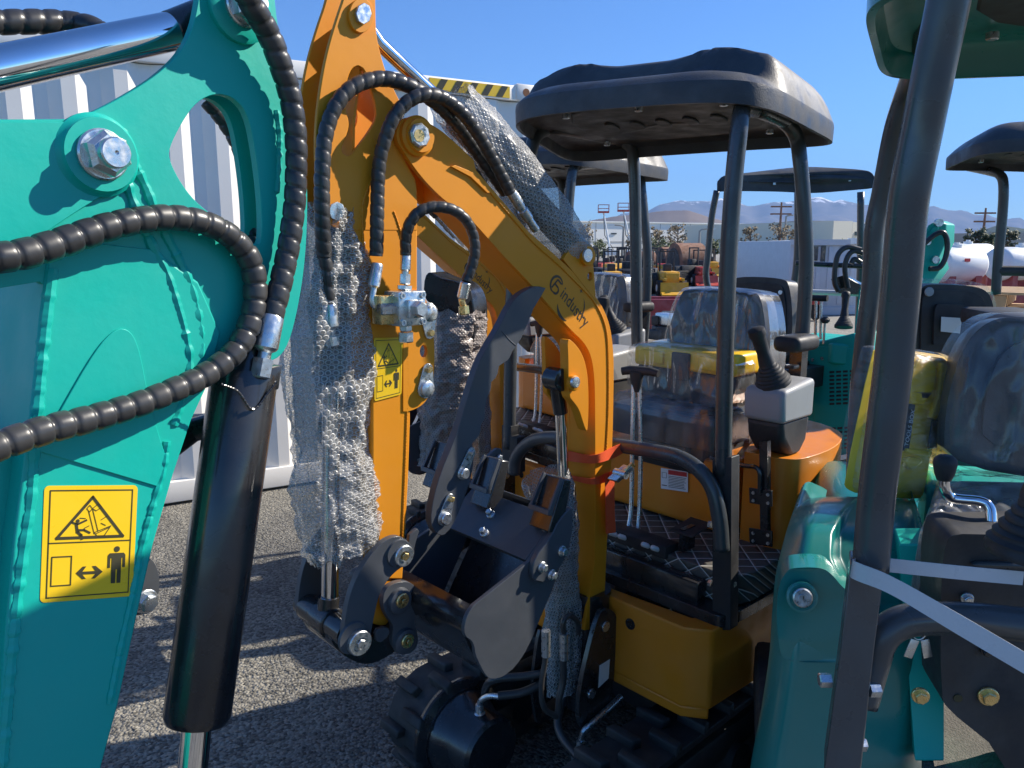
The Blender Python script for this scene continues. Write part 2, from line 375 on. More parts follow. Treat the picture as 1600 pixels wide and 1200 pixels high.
def wrap(name, parent, axis, radf, mt, nu=72, nv=160, rough_=.012, uvs=(14, 40), seed=0, thick=0, label=None, turns=1.0):
    """crumpled bubble wrap sleeve round an axis; radf(t)->(rx, ry) half sizes along frame normals"""
    from mathutils import noise
    path = crom(axis, 12); T, Nn = frames(path); L = len(path)
    me = bpy.data.meshes.new(name); vs = []; fs = []; uv = []
    o0 = base[parent.name] if parent is not None else V((0, 0, 0))
    for j in range(nv+1):
        t = j/nv; k = t*(L-1); i0 = min(L-2, int(k)); p = path[i0].lerp(path[i0+1], k-i0); n0, b0 = Nn[i0]
        rx, ry = radf(t)
        for i in range(nu+1):
            th = 2*math.pi*(i % nu)/nu
            q = V((math.cos(th)*2.2, math.sin(th)*2.2, t*9+seed*7))
            d = noise.noise(q)*1.3+noise.noise(q*2.7)*.8+noise.noise(q*6.5)*.45
            d += -abs(noise.noise(V((math.cos(th)*3, math.sin(th)*3, t*3+seed))))*1.2+.3
            e = noise.noise(V((math.cos(th)*3, math.sin(th)*3, seed+3)))*.03*(1 if j in (0, nv) else 0)
            r1 = max(.2, 1+0)*1
            vs.append(p+n0*math.cos(th)*(rx+d*rough_)+b0*math.sin(th)*(ry+d*rough_)+T[i0]*e-o0); uv.append((i/nu*uvs[0], t*uvs[1]))
    m = nu+1
    for j in range(nv):
        for i in range(nu): a = j*m+i; fs.append((a, a+1, a+m+1, a+m))
    me.from_pydata(vs, [], fs); ul = me.uv_layers.new(name='UVMap')
    for poly_ in me.polygons:
        for li, vi in zip(poly_.loop_indices, poly_.vertices): ul.data[li].uv = uv[vi]
    me.materials.append(mt); me.polygons.foreach_set('use_smooth', [True]*len(me.polygons))
    o = bpy.data.objects.new(name, me); link(o, parent)
    if parent is None: base[o.name] = V((0, 0, 0))
    return o
def bolt(name, p, n, r, h, parent, mt=ZINC, washer=True, socket=False):
    m = MB()
    if washer: m.lathe(p-n*.002, n, [(0, r*1.35), (.004, r*1.35), (.005, r*1.25)], 24)
    m.hexa(p+n*.003, n, r, h, 6)
    m.lathe(p+n*(h+.002), n, [(0, r*.72), (.002, r*.68)], 18)
    return m.build(name, mt, parent, sharp=30)
def pin(name, p, n, r, h, parent, mt=ZINC, core=BRASS):
    o = MB().lathe(p-n*.004, n, [(0, r), (h-.002, r), (h, r-.002), (h, r*.5), (h-.006, r*.45), (h-.006, .0005)], 32).build(name, mt, parent, sharp=30)
    MB().hexa(p+n*(h-.012), n, r*.38, .012).build('pin_bolt', core, o, sharp=30)
    return o
# ================================================================ SETTING
def ground_mat():
    m = bpy.data.materials.new('asphalt_ground'); m.use_nodes = True; nt = m.node_tree; N = nt.nodes; L = nt.links
    b = N['Principled BSDF']; b.inputs['Roughness'].default_value = .85
    tc = N.new('ShaderNodeTexCoord')
    v = N.new('ShaderNodeTexVoronoi'); v.inputs['Scale'].default_value = 95; L.new(tc.outputs['Object'], v.inputs['Vector'])
    v2 = N.new('ShaderNodeTexVoronoi'); v2.inputs['Scale'].default_value = 55; L.new(tc.outputs['Object'], v2.inputs['Vector'])
    big = N.new('ShaderNodeTexNoise'); big.inputs['Scale'].default_value = 1.3; big.inputs['Detail'].default_value = 8; L.new(tc.outputs['Object'], big.inputs['Vector'])
    cr = N.new('ShaderNodeValToRGB'); cr.color_ramp.elements[0].color = (.055, .055, .052, 1); cr.color_ramp.elements[1].color = (.31, .30, .27, 1)
    sx = N.new('ShaderNodeSeparateColor'); L.new(v.outputs['Color'], sx.inputs[0]); L.new(sx.outputs[0], cr.inputs[0])
    mx = N.new('ShaderNodeMix'); mx.data_type = 'RGBA'; mx.blend_type = 'MULTIPLY'; mx.inputs['Factor'].default_value = 1
    c2 = N.new('ShaderNodeValToRGB'); c2.color_ramp.elements[0].position = .35; c2.color_ramp.elements[0].color = (.48, .48, .5, 1); c2.color_ramp.elements[1].position = .62; c2.color_ramp.elements[1].color = (1.15, 1.1, 1.0, 1)
    L.new(big.outputs['Fac'], c2.inputs[0]); L.new(cr.outputs[0], mx.inputs['A']); L.new(c2.outputs[0], mx.inputs['B'])
    # farther down the lot the surface is worn pale
    sp_ = N.new('ShaderNodeSeparateXYZ'); L.new(tc.outputs['Object'], sp_.inputs[0])
    mr = N.new('ShaderNodeMapRange'); mr.inputs[1].default_value = 4; mr.inputs[2].default_value = 9; L.new(sp_.outputs[1], mr.inputs[0])
    far = N.new('ShaderNodeTexNoise'); far.inputs['Scale'].default_value = .25; far.inputs['Detail'].default_value = 10; L.new(tc.outputs['Object'], far.inputs['Vector'])
    c3 = N.new('ShaderNodeValToRGB'); c3.color_ramp.elements[0].position = .3; c3.color_ramp.elements[0].color = (.25, .235, .2, 1); c3.color_ramp.elements[1].position = .7; c3.color_ramp.elements[1].color = (.36, .335, .28, 1)
    L.new(far.outputs['Fac'], c3.inputs[0])
    m3 = N.new('ShaderNodeMix'); m3.data_type = 'RGBA'; L.new(mr.outputs[0], m3.inputs['Factor']); L.new(mx.outputs['Result'], m3.inputs['A']); L.new(c3.outputs[0], m3.inputs['B'])
    st = N.new('ShaderNodeTexNoise'); st.inputs['Scale'].default_value = .8; st.inputs['Detail'].default_value = 7; st.inputs['Distortion'].default_value = 1.5; L.new(tc.outputs['Object'], st.inputs['Vector'])
    sr = N.new('ShaderNodeMapRange'); sr.inputs[1].default_value = .60; sr.inputs[2].default_value = .70; sr.inputs[3].default_value = 0; sr.inputs[4].default_value = .55; L.new(st.outputs['Fac'], sr.inputs[0])
    m4 = N.new('ShaderNodeMix'); m4.data_type = 'RGBA'; L.new(sr.outputs[0], m4.inputs['Factor']); L.new(m3.outputs['Result'], m4.inputs['A']); m4.inputs['B'].default_value = (.035, .033, .03, 1)
    L.new(m4.outputs['Result'], b.inputs['Base Color'])
    ad = N.new('ShaderNodeMath'); ad.operation = 'ADD'; L.new(v.outputs['Distance'], ad.inputs[0]); L.new(v2.outputs['Distance'], ad.inputs[1])
    bp = N.new('ShaderNodeBump'); bp.invert = True; bp.inputs['Strength'].default_value = .9; bp.inputs['Distance'].default_value = .008; L.new(ad.outputs[0], bp.inputs['Height']); L.new(bp.outputs[0], b.inputs['Normal'])
    return m
g = MB().add([(-9000, -60, 0), (9000, -60, 0), (9000, 14000, 0), (-9000, 14000, 0)], [(0, 1, 2, 3)]).build('ground', ground_mat()); struct(g)
def mtn_mat(name, base_, rock, snow=None):
    m = bpy.data.materials.new(name); m.use_nodes = True; nt = m.node_tree; N = nt.nodes; L = nt.links
    b = N['Principled BSDF']; b.inputs['Roughness'].default_value = 1; b.inputs['Specular IOR Level'].default_value = 0
    tc = N.new('ShaderNodeTexCoord'); no = N.new('ShaderNodeTexNoise'); no.inputs['Scale'].default_value = .004; no.inputs['Detail'].default_value = 9; L.new(tc.outputs['Object'], no.inputs['Vector'])
    cr = N.new('ShaderNodeValToRGB'); cr.color_ramp.elements[0].position = .35; cr.color_ramp.elements[0].color = (*base_, 1); cr.color_ramp.elements[1].position = .65; cr.color_ramp.elements[1].color = (*rock, 1)
    L.new(no.outputs['Fac'], cr.inputs[0]); o = cr.outputs[0]
    if snow:
        s = N.new('ShaderNodeSeparateXYZ'); L.new(tc.outputs['Object'], s.inputs[0]); a = N.new('ShaderNodeMath'); a.operation = 'MULTIPLY_ADD'; a.inputs[1].default_value = 260
        n2 = N.new('ShaderNodeTexNoise'); n2.inputs['Scale'].default_value = .012; n2.inputs['Detail'].default_value = 8; L.new(tc.outputs['Object'], n2.inputs['Vector'])
        L.new(n2.outputs['Fac'], a.inputs[0]); L.new(s.outputs[2], a.inputs[2]); mr = N.new('ShaderNodeMapRange'); mr.inputs[1].default_value = snow; mr.inputs[2].default_value = snow+30; L.new(a.outputs[0], mr.inputs[0])
        mx = N.new('ShaderNodeMix'); mx.data_type = 'RGBA'; L.new(mr.outputs[0], mx.inputs['Factor']); L.new(o, mx.inputs['A']); mx.inputs['B'].default_value = (.85, .86, .9, 1); o = mx.outputs['Result']
    L.new(o, b.inputs['Base Color']); return m
from mathutils import noise as _ns
def ridge(name, prof, Y, depth, m, amp, seed, nx=260, ny=40):
    """prof: (px, py) skyline; a heightfield whose crest follows it"""
    prof = sorted(prof)
    def crest(px):
        for (x0, y0), (x1, y1) in zip(prof, prof[1:]):
            if px <= x1:
                t = max(0, (px-x0)/(x1-x0)); t = t*t*(3-2*t) if abs(y1-y0) > 12 else t; return y0+(y1-y0)*t
        return prof[-1][1]
    x0, x1 = prof[0][0], prof[-1][0]
    def fn(u, v):
        px = x0+(x1-x0)*u; P = at(px, crest(px), Y); h = max(0, P.z)
        s = abs(v-.5)*2; k = (1-s)**1.15
        nz = _ns.fractal(V((P.x*.0011+seed, v*3.1+seed, seed*.7)), 1.0, 2.1, 7)
        rg = -abs(_ns.noise(V((P.x*.0021+v*1.2, v*1.5, seed))))
        y = Y+(v-.5)*depth; fine = _ns.fractal(V((P.x*.004+seed, seed, v)), .8, 2.2, 6)*amp*.12
        z = h*k+(nz*.6+rg*.8)*amp*s*(1-s)*2.4+fine*(1-s)-3*s
        return V((P.x*(y/Y), y, z))
    o = MB().grid(fn, nx, ny).build(name, m, fix=False, sharp=180); struct(o); return o
ridge('mountains', [(-400, 372), (500, 366), (800, 362), (880, 352), (945, 341), (1005, 328), (1045, 315), (1090, 313), (1120, 311), (1150, 318), (1185, 321), (1212, 313), (1240, 311), (1265, 308), (1290, 309), (1320, 312), (1365, 320), (1400, 322), (1440, 326), (1470, 328), (1500, 330), (1520, 337), (1560, 342), (1585, 341), (1620, 345), (1800, 352), (2300, 362)],
      9000, 4200, mtn_mat('mountain_rock', (.13, .13, .14), (.22, .2, .19), 612), 330, 3)
ridge('hill', [(760, 384), (840, 358), (920, 346), (990, 335), (1040, 328), (1075, 328), (1100, 336), (1130, 345), (1190, 362), (1260, 374)], 3200, 1200, mtn_mat('hill_scrub', (.16, .12, .09), (.22, .17, .13)), 50, 9, 120, 30)
ridge('hill', [(1470, 378), (1520, 362), (1560, 352), (1600, 358), (1680, 372)], 2200, 700, mtn_mat('hill_brush', (.06, .08, .05), (.13, .13, .09)), 30, 5, 80, 24)
# warehouse wall far behind
def building(px0, px1, pytop, Y, m, name, label, rot=0, deep=40, bands=True, group=None, wins=(), jt=None):
    a = at(px0, pytop, Y); z = a.z; X = V((math.cos(rot), math.sin(rot), 0)); nY = V((-X.y, X.x, 0))
    b = hit(px1, 380, a, nY); W = (V((b.x, b.y, 0))-V((a.x, a.y, 0))).length; a = V((a.x, a.y, 0))
    root = thing(name, label, 'building', a+X*W/2, group)
    MB().box(a+X*W/2+nY*deep/2+UP*z/2, X, nY, UP, W/2, deep/2, z/2).build('wall', m, root)
    n = int(W/9)
    if bands:
        t = MB()
        for i in range(1, n): t.box(a+X*W*i/n-nY*.02+UP*z/2, X, nY, UP, .06, .03, z/2-.1)
        t.box(a+X*W/2-nY*.03+UP*z*.36, X, nY, UP, W/2-.1, .04, .12)
        t.build('panel_joint', jt or CONC_D, root)
        MB().box(a+X*W/2-nY*.1+UP*(z+.1), X, nY, UP, W/2, .25, .14).build('parapet', m, root)
    for (x0, y0, x1, y1) in wins:
        p = hit(x0, y0, a-nY*.05, nY); q = hit(x1, y1, a-nY*.05, nY)
        MB().box((p+q)/2, X, nY, UP, abs((q-p).dot(X))/2, .12, abs(p.z-q.z)/2).build('window', GLASSD, root)
    return root
CONC = mat('warehouse_paint', (.88, .86, .78), .8, var=.04, scale=.05)
CONC_D = mat('warehouse_joint', (.42, .41, .38), .8)
BEIGE = mat('beige_wall', (.74, .69, .55), .8, var=.04, scale=.1)
TAUPE = mat('taupe_wall', (.36, .34, .30), .8, var=.05, scale=.1)
GLASSD = mat('dark_glass', (.03, .04, .05), .1, var=.1)
building(560, 1245, 341, 150, CONC, 'warehouse', 'long white flat roofed warehouse across the far end of the lot', rot=R_(28), wins=[(895+60*i, 364, 903+60*i, 366) for i in range(6)])
building(1242, 1306, 345, 150, TAUPE, 'office_building', 'taupe low building between warehouse and beige block', bands=False, wins=[(1286, 361, 1298, 368)])
building(1303, 1330, 345, 140, BEIGE, 'beige_building', 'narrow beige block with blank wall right of taupe building', bands=False, rot=R_(28))
building(1333, 1372, 347, 150, BEIGE, 'beige_building', 'wider beige building with small windows behind green tree', bands=False, rot=R_(28), wins=[(1336, 362, 1341, 368), (1350, 350, 1360, 353)])
building(1560, 1660, 363, 160, TAUPE, 'brown_building', 'brown flat building behind the white tanks at right edge', bands=False)
# ---------------------------------------------------------------- white shipping container
cd_ = V((.866, .49, 0)).normalized(); cn = V((cd_.y, -cd_.x, 0)); c0 = V((-1.6, 5.25, 0))
CW = mat('container_white', (.90, .86, .78), .45, var=.04, scale=2, dust=.12, dustcol=(.6, .57, .5), bump=.06)
cont = thing('shipping_container', 'white corrugated shipping container behind the excavators with hazard stripes on its top rail', 'container', c0+cd_*-1.0)
def cpt(s, z, o=0): return c0+cd_*s+cn*o+UP*z
S0, S1, CH = -4.06, 2.03, 2.90
prof = []; s = S0+.12; k = 0; pitch = .278
while s < S1-.16:
    prof += [(s, -.002), (s+.075, -.002), (s+.14, -.036), (s+.205, -.036)]; s += pitch
prof.append((S1-.1, -.002))
m_ = MB(); m_.add([cpt(a, .16, o) for a, o in prof]+[cpt(a, CH-.12, o) for a, o in prof], [(i, i+1, i+1+len(prof), i+len(prof)) for i in range(len(prof)-1)])
m_.build('corrugated_side', CW, cont, sharp=20, fix=False)
MB().box(cpt((S0+S1)/2, CH/2, -1.25), cd_, cn, UP, (S1-S0)/2-.03, 1.18, CH/2-.03).build('container_shell', CW, cont)
m_ = MB(); m_.box(cpt((S0+S1)/2, .09, -.03), cd_, cn, UP, (S1-S0)/2, .045, .07, .006); m_.build('bottom_rail', CW, cont)
m_ = MB(); m_.box(cpt((S0+S1)/2, CH-.06, -.03), cd_, cn, UP, (S1-S0)/2-.1, .045, .055, .006); m_.build('top_rail', CW, cont)
for a in (S0+.05, S1-.05): MB().box(cpt(a, CH/2, -.04), cd_, cn, UP, .055, .055, CH/2-.1, .006).build('corner_post', CW, cont)
for a in (S0+.06, S1-.08):
    for z in (.06, CH-.05):
        cst = MB().box(cpt(a, z, -.05), cd_, cn, UP, .085, .075, .062, .012).build('corner_casting', CW, cont)
        MB().lathe(cpt(a, z, .0255), cn, [(0, .03), (.001, .03)], 20).build('casting_hole', MIRROR, cst)
hzl = MB().box(cpt(S1-.55, CH-.06, .0155), cd_, cn, UP, .33, .0015, .042).build('hazard_label', YEL, cont)
m_ = MB()
for i in range(5):
    a = S1-.84+i*.125; m_.add([cpt(a, CH-.10, .019), cpt(a+.055, CH-.10, .019), cpt(a+.105, CH-.02, .019), cpt(a+.05, CH-.02, .019)], [(0, 1, 2, 3)])
m_.build('hazard_stripe', INK, hzl)
# ================================================================ TEAL EXCAVATOR ARM, LEFT FOREGROUND
tl = thing('mini_excavator', 'teal mini excavator nearest at left, showing its arm with spiral wrapped hoses and black cylinder', 'excavator', (-1.35, 0, 0), 'mini excavators parked in the lot')
h = TL.hb; RN = TL.R
def plp(pts, b, fr=TL): return [fr.hb(p[0], p[1], b) for p in pts]
# bracket side plate with slot hole
top = chaikin([(-120, 187, 1), (118, 186, 1), (160, 168), (205, 143), (245, 117), (280, 85), (300, 48), (310, 5), (322, -90, 1), (425, -90, 1), (430, 20), (443, 80), (457, 130), (468, 200), (479, 262), (481, 330), (476, 420), (462, 500), (447, 548), (425, 566), (380, 566, 1), (330, 600, 1), (200, 560, 1), (62, 440, 1), (-120, 470, 1)], 2)
hole = chaikin([(264, 232), (285, 190), (308, 158), (338, 145), (366, 152), (388, 178), (400, 240), (408, 310), (410, 372), (402, 386), (372, 365), (312, 322), (285, 290), (265, 252)], 2)
tarm = MB().prism(plp(top, 0), -RN*.014, [plp(hole, 0)]).build('arm_bracket_plate', TEAL, tl, bev=.0015)
top2 = [p for p in top]
tp2 = chaikin([(300, 118, 1), (350, 112, 1), (462, 200, 1), (478, 300), (474, 420), (455, 520, 1), (330, 560, 1), (262, 330, 1), (262, 200, 1)], 1)
MB().prism([p-RN*.045 for p in plp(tp2, 0)], -RN*.012, [[p-RN*.045 for p in plp(hole, 0)]]).build('arm_bracket_plate', TEAL, tl, bev=.0015)
armp = [(75, 405), (64, 480), (50, 620), (38, 720), (22, 840), (8, 1000), (-8, 1230), (150, 1230), (185, 1100), (215, 960), (240, 850), (270, 745), (300, 655), (330, 590), (345, 520), (310, 440), (240, 390), (150, 380)]
armp2 = armp
MB().prism(plp(armp2, .004), -RN*.135).build('arm_box', TEAL, tl, bev=.003, seg=3)
# wear plate on the lower arm left of the box (seen left of the weld line)
MB().prism(plp([(30, 700), (36, 702), (22, 850), (12, 1000), (0, 1230), (-120, 1230), (-120, 690)], -.03), -RN*.08).build('arm_rear_plate', TEAL, tl, bev=.003)
# raised gusset
MB().prism(plp(chaikin([(182, 512), (205, 516), (219, 548), (232, 620), (250, 685), (262, 720, 1), (245, 760, 1), (60, 705, 1), (95, 640), (150, 545)], 2), .007), -RN*.004).build('gusset_plate', TEAL, tl, bev=.001)
MB().prism(plp(chaikin([(-120, 190, 1), (115, 190, 1), (160, 180), (200, 205), (208, 250), (190, 288), (120, 330), (60, 372), (-120, 470, 1)], 2), .006), -RN*.008).build('boss_plate', TEAL, tl, bev=.001)
def weldT(pts, r): return weld([p-RN*r*.85 for p in pts], r*1.6, tl, TEAL)
weldT([h(x, y, .002) for x, y in ((150, 185), (190, 205), (205, 235), (214, 262), (228, 290), (240, 320), (262, 370), (283, 410), (300, 450), (312, 500), (316, 545), (306, 590))], .0052)
weldT([h(x, y, .004) for x, y in ((200, 285), (212, 320), (238, 380), (262, 425), (280, 480), (293, 530), (298, 570), (288, 620), (272, 665))], .0048)
weldT([h(x, y, .005) for x, y in ((84, 420), (74, 500), (64, 600), (55, 700), (50, 780), (38, 860), (26, 960), (15, 1080), (5, 1200))], .005)
weldT([h(x, y, .006) for x, y in ((262, 690), (255, 740), (240, 790), (222, 860), (208, 930), (190, 1010), (172, 1100))], .004)
weldT([h(x, y, .001) for x, y in ((433, 172), (438, 210), (437, 260), (434, 300))], .004)
# boss and pin
def nut_(p, r):
    o = MB().lathe(p-RN*.002, RN, [(0, r*1.18), (.006, r*1.18), (.008, r*1.1)], 32).build('washer', ZINC, tl, sharp=30)
    MB().hexa(p+RN*.006, RN, r*1.06, .020, 6, .22).build('pin_nut', ZINC, o, sharp=25)
    MB().lathe(p+RN*.020, RN, [(0, r*.70), (.016, r*.70), (.018, r*.64), (.018, r*.1), (.016, .0003)], 32).build('pin_end', ZINC, o, sharp=30)

bc = h(150, 243, 0); MB().lathe(bc, RN, [(0, .052), (.006, .052), (.010, .047), (.016, .045)], 40).build('pin_boss', TEAL, tl)
nut_(bc+RN*.016, .027)
bc = h(372, 12, 0); MB().lathe(bc, RN, [(0, .05), (.008, .05), (.012, .044)], 40).build('pin_boss', TEAL, tl)
nut_(bc+RN*.012, .025)
# chrome rod and rod eye behind bracket
MB().tube([h(-140, 136, -.06), h(278, 47, -.06)], .0262, 36).build('cylinder_rod', CHROME, tl)
MB().tube([h(268, 50, -.06), h(285, 46, -.06), h(372, 12, -.06)], [.028, .03, .032], 28).build('rod_eye', BLACK, tl)
# hoses
def hose(fr, pts, r, per, parent, depth=.2, name='hydraulic_hose', helix=True, mt=None):
    return MB().hose([fr.hb(*p) for p in pts], r, per, 16, depth, helix).build(name, mt or HOSE, parent, sharp=180, fix=False)
hose(TL, [(-60, 38, -.2), (0, 35, -.2), (60, 34, -.2), (110, 36, -.2), (150, 46, -.17), (190, 75, -.14)], .0165, .026, tl, .17)
hv = hose(TL, [(372, -30, .06), (392, 5, .055), (418, 50, .04), (436, 95, .035), (452, 145, .03), (461, 200, .03), (463, 260, .03), (459, 330, .03), (449, 395, .03), (438, 445, .032), (425, 496, .034)], .0175, .0255, tl, .16)
hose(TL, [(-90, 432, .06), (-30, 408, .055), (30, 398, .05), (90, 381, .045), (150, 360, .04), (210, 345, .035), (265, 340, .03), (315, 347, .028), (358, 368, .025), (388, 402, .022), (399, 445, .022), (394, 495, .025), (370, 545, .03), (325, 583, .032), (265, 612, .035), (200, 637, .035), (130, 657, .04), (60, 675, .045), (-10, 700, .05), (-70, 725, .05)], .0178, .026, tl, .17, helix=False)
hose(TL, [(322, 158, -.13), (345, 185, -.12), (365, 215, -.11), (380, 255, -.10), (388, 310, -.08), (393, 370, -.05), (403, 420, -.02), (412, 470, 0)], .0115, .02, tl, .2)
# crimp fitting
p0, p1 = h(425, 492, .034), h(413, 556, .034); d = (p1-p0).normalized()
MB().lathe(p0, d, [(0, .0165), (.004, .0185), (.05, .0185), (.054, .016), (.058, .010), (.072, .010)], 24).build('hose_fitting', ZINC, tl, sharp=30)
MB().hexa(h(412, 560, .034), d, .0165, .03, 6).build('hose_fitting', ZINC, tl, sharp=25)
# bucket cylinder
ca, cb = h(383, 582, -.01), h(307, 1128, .03); d = (cb-ca).normalized()
cyl = MB().lathe(ca, d, [(0, .028), (.0, .047), (.012, .05), ((cb-ca).length-.01, .0485), ((cb-ca).length, .044), ((cb-ca).length, .01)], 48).build('arm_cylinder', BLACK, tl, sharp=40)
MB().tube([cb-d*.02, h(296, 1260, .035)], .0215, 28).build('cylinder_rod', CHROME, tl)
MB().box(h(412, 590, .01), d, TL.F, RN, .02, .018, .02, .004).build('cylinder_port', BLACK, tl)
MB().lathe(ca-d*.01, d, [(-.04, .03), (.02, .04)], 24).build('cylinder_eye', BLACK, tl)
weld([h(x, y, .045) for x, y in ((345, 600), (372, 612), (395, 640), (420, 612), (432, 596))], .002, tl, BLACK)
warning_label(tl, [h(69, 759, .004), h(215, 758, .004), h(207, 931, .004), h(62, 942, .004)], RN)
# bracket with pin behind the arm at far left, and linkage right of the arm
lp = [(60, 528), (40, 534), (22, 560), (28, 590), (34, 615), (22, 650), (20, 700), (75, 700), (80, 528)]
MB().prism([TL.hb(x, y, -.28) for x, y in chaikin(lp, 2)], -RN*.014, [[TL.hb(45+9*math.cos(t), 556+11*math.sin(t), -.28) for t in (k*math.pi/8 for k in range(16))]]).build('swing_bracket', TEAL, tl, bev=.001)
bolt('pin_bolt', TL.hb(41, 608, -.275), RN, .012, .012, tl)
MB().box(TL.hb(-5, 655, -.26), TL.F, RN, UP, .12, .03, .035, .006).build('cross_bar', BLACK, tl)
MB().tube([TL.hb(-30, 668, -.22), TL.hb(30, 668, -.24), TL.hb(330, 655, -.3)], .012, 12).build('hydraulic_pipe', BLACK, tl)
MB().tube([TL.hb(262, 700, -.10), TL.hb(300, 672, -.10), TL.hb(345, 660, -.06)], .02, 14).build('cylinder_link', BLACK, tl)
lk = chaikin([(205, 960), (232, 870), (243, 880), (250, 905), (248, 930), (236, 952), (222, 962)], 2)
MB().prism([TL.hb(x, y, -.16) for x, y in lk], -RN*.016).build('bucket_link', GREY, tl, bev=.001)
bolt('pin_bolt', TL.hb(228, 940, -.15), RN, .015, .012, tl)
# body and tracks of the same machine stand behind to the left, outside the picture
MB().box(TL.p(1.35, -.1, .72), TL.F, TL.R, UP, .42, .45, .16, .06, 3).build('body', TEAL_G, tl)
for s in (-1, 1): MB().box(TL.p(1.35, -.1+s*.38, .2), TL.F, TL.R, UP, .62, .09, .19, .12, 4).build('track', RUBBER, tl)
MB().box(TL.p(1.35, -.1, .42), TL.F, TL.R, UP, .3, .3, .12, .03).build('undercarriage', BLACKM, tl)
# ================================================================ ORANGE MINI EXCAVATOR
mo = thing('mini_excavator', 'orange mini excavator in the middle with black canopy, boom, thumb and bucket', 'excavator', M1.p(-.35, 0, 0), 'mini excavators parked in the lot')
h = M1.hb; RN = M1.R; FN = M1.F
def pl(pts, b): return [M1.hb(p[0], p[1], b) for p in pts]
# ---- arm (stick)
BA = .085
atop = chaikin([(533, 360, 1), (514, 352), (502, 318), (493, 253), (494, 190), (502, 127), (512, 77), (527, 27), (540, -10), (550, -60), (585, -60), (587, 20), (588, 55), (594, 82), (603, 113), (618, 145), (636, 180), (622, 190), (617, 218), (628, 240), (643, 270), (652, 285), (652, 360, 1)], 2)
ahole = chaikin([(547, 110), (558, 101), (570, 108), (577, 130), (587, 160), (589, 185), (576, 207), (560, 228), (546, 246), (533, 239), (536, 224), (543, 208), (546, 192), (540, 172), (539, 140)], 2)
arm = MB().prism(pl(atop, BA), -RN*.010, [pl(ahole, BA)]).build('arm_bracket_plate', ORANGE, mo, bev=.0015)
MB().prism([p-RN*.075 for p in pl(atop, BA)], -RN*.010, [[p-RN*.075 for p in pl(ahole, BA)]]).build('arm_bracket_plate', ORANGE, mo, bev=.0015)
# web between the plates
web = [(560, 60), (545, 95), (533, 190), (531, 300), (533, 365)]
MB().prism([h(x+18, y, BA-.012) for x, y in web]+[h(x+22, y, BA-.012) for x, y in reversed(web)], -RN*.062).build('arm_web', ORANGE, mo)
MB().prism(pl([(592, 330), (650, 330), (650, 362), (592, 362)], BA-.002), -RN*.07).build('arm_web', ORANGE, mo)
armp = [(524, 345, 1), (551, 367), (566, 420), (577, 475), (580, 527), (582, 627), (582, 750), (590, 830), (597, 905, 1), (629, 905, 1), (634, 826), (638, 750), (641, 660), (641, 640, 1), (652, 450, 1), (652, 345, 1)]
MB().prism(pl(armp, BA-.001), -RN*.083).build('arm_box', ORANGE, mo, bev=.003, seg=3)
lug = chaikin([(630, 452, 1), (656, 452), (672, 480), (679, 530), (679, 585), (672, 617), (660, 634), (640, 643), (630, 643, 1)], 2)
lug = MB().prism(pl(lug, BA+.002), -RN*.012, [[h(662+6*math.cos(t), 549+10*math.sin(t), BA+.002) for t in (k*math.pi/9 for k in range(18))]]).build('arm_lug', ORANGE, mo, bev=.001)
weld([h(x, y, BA-.001) for x, y in ((583, 215), (590, 250), (576, 290), (566, 320), (566, 360), (568, 400), (573, 450))], .0035, mo, ORANGE)
weld([h(x, y, BA) for x, y in ((615, 330), (622, 350), (630, 380), (636, 440), (636, 520), (637, 600), (634, 700), (630, 800), (627, 880))], .0022, mo, ORANGE)
# keeper plates on the lug
def keeper(fr, b, c1, c2, parent, big, r1=.016, r2=.009, col=ZINC):
    a, c = fr.hb(*c1, b), fr.hb(*c2, b); ax = (c-a).normalized(); n = fr.R; side = ax.cross(n)
    def arc(cen, r, s): return [cen+(ax*s*math.cos(t)+side*math.sin(t)*s)*r for t in (R_(-90+k*20) for k in range(10))]
    out = arc(a, r1*1.25, -1)+arc(c, r2*1.4, 1)
    k = MB().prism([p+n*.005 for p in out], -n*.005).build('keeper_plate', ZINC, parent, bev=.0008)
    MB().lathe(a+n*.004, n, [(0, r1), (.009, r1), (.011, r1*.85)], 32).build('pin_head', ZINC, k)
    MB().hexa(c+n*.004, n, r2*.8, .01).build('keeper_bolt', BRASS if big else ZINC, k, sharp=25)
keeper(M1, BA+.002, (668, 489), (670, 520), mo, True, .019, .010)
keeper(M1, BA+.002, (664, 607), (667, 577), mo, True, .018, .010)
# pins at top of the arm
def oval(fr, b, cx, cy, rx, ry, n=28): return [fr.hb(cx+rx*math.cos(t), cy+ry*math.sin(t), b) for t in (2*math.pi*k/n for k in range(n))]
MB().prism(oval(M1, BA+.008, 565, 24, 19, 27), -RN*.008).build('pin_boss', ORANGE, mo, bev=.002)
MB().prism(oval(M1, BA+.016, 569, 21, 12, 17, 8), -RN*.010).build('arm_pin', ZINC, mo, bev=.001)
MB().prism(oval(M1, BA+.006, 527, 330, 13, 15, 8), -RN*.008).build('arm_pin', ZINC, mo, bev=.001)
# ---- warning label
warning_label(mo, [h(584, 528, BA+.0005), h(629, 527, BA+.0005), h(627, 616, BA+.0005), h(585, 627, BA+.0005)], RN)
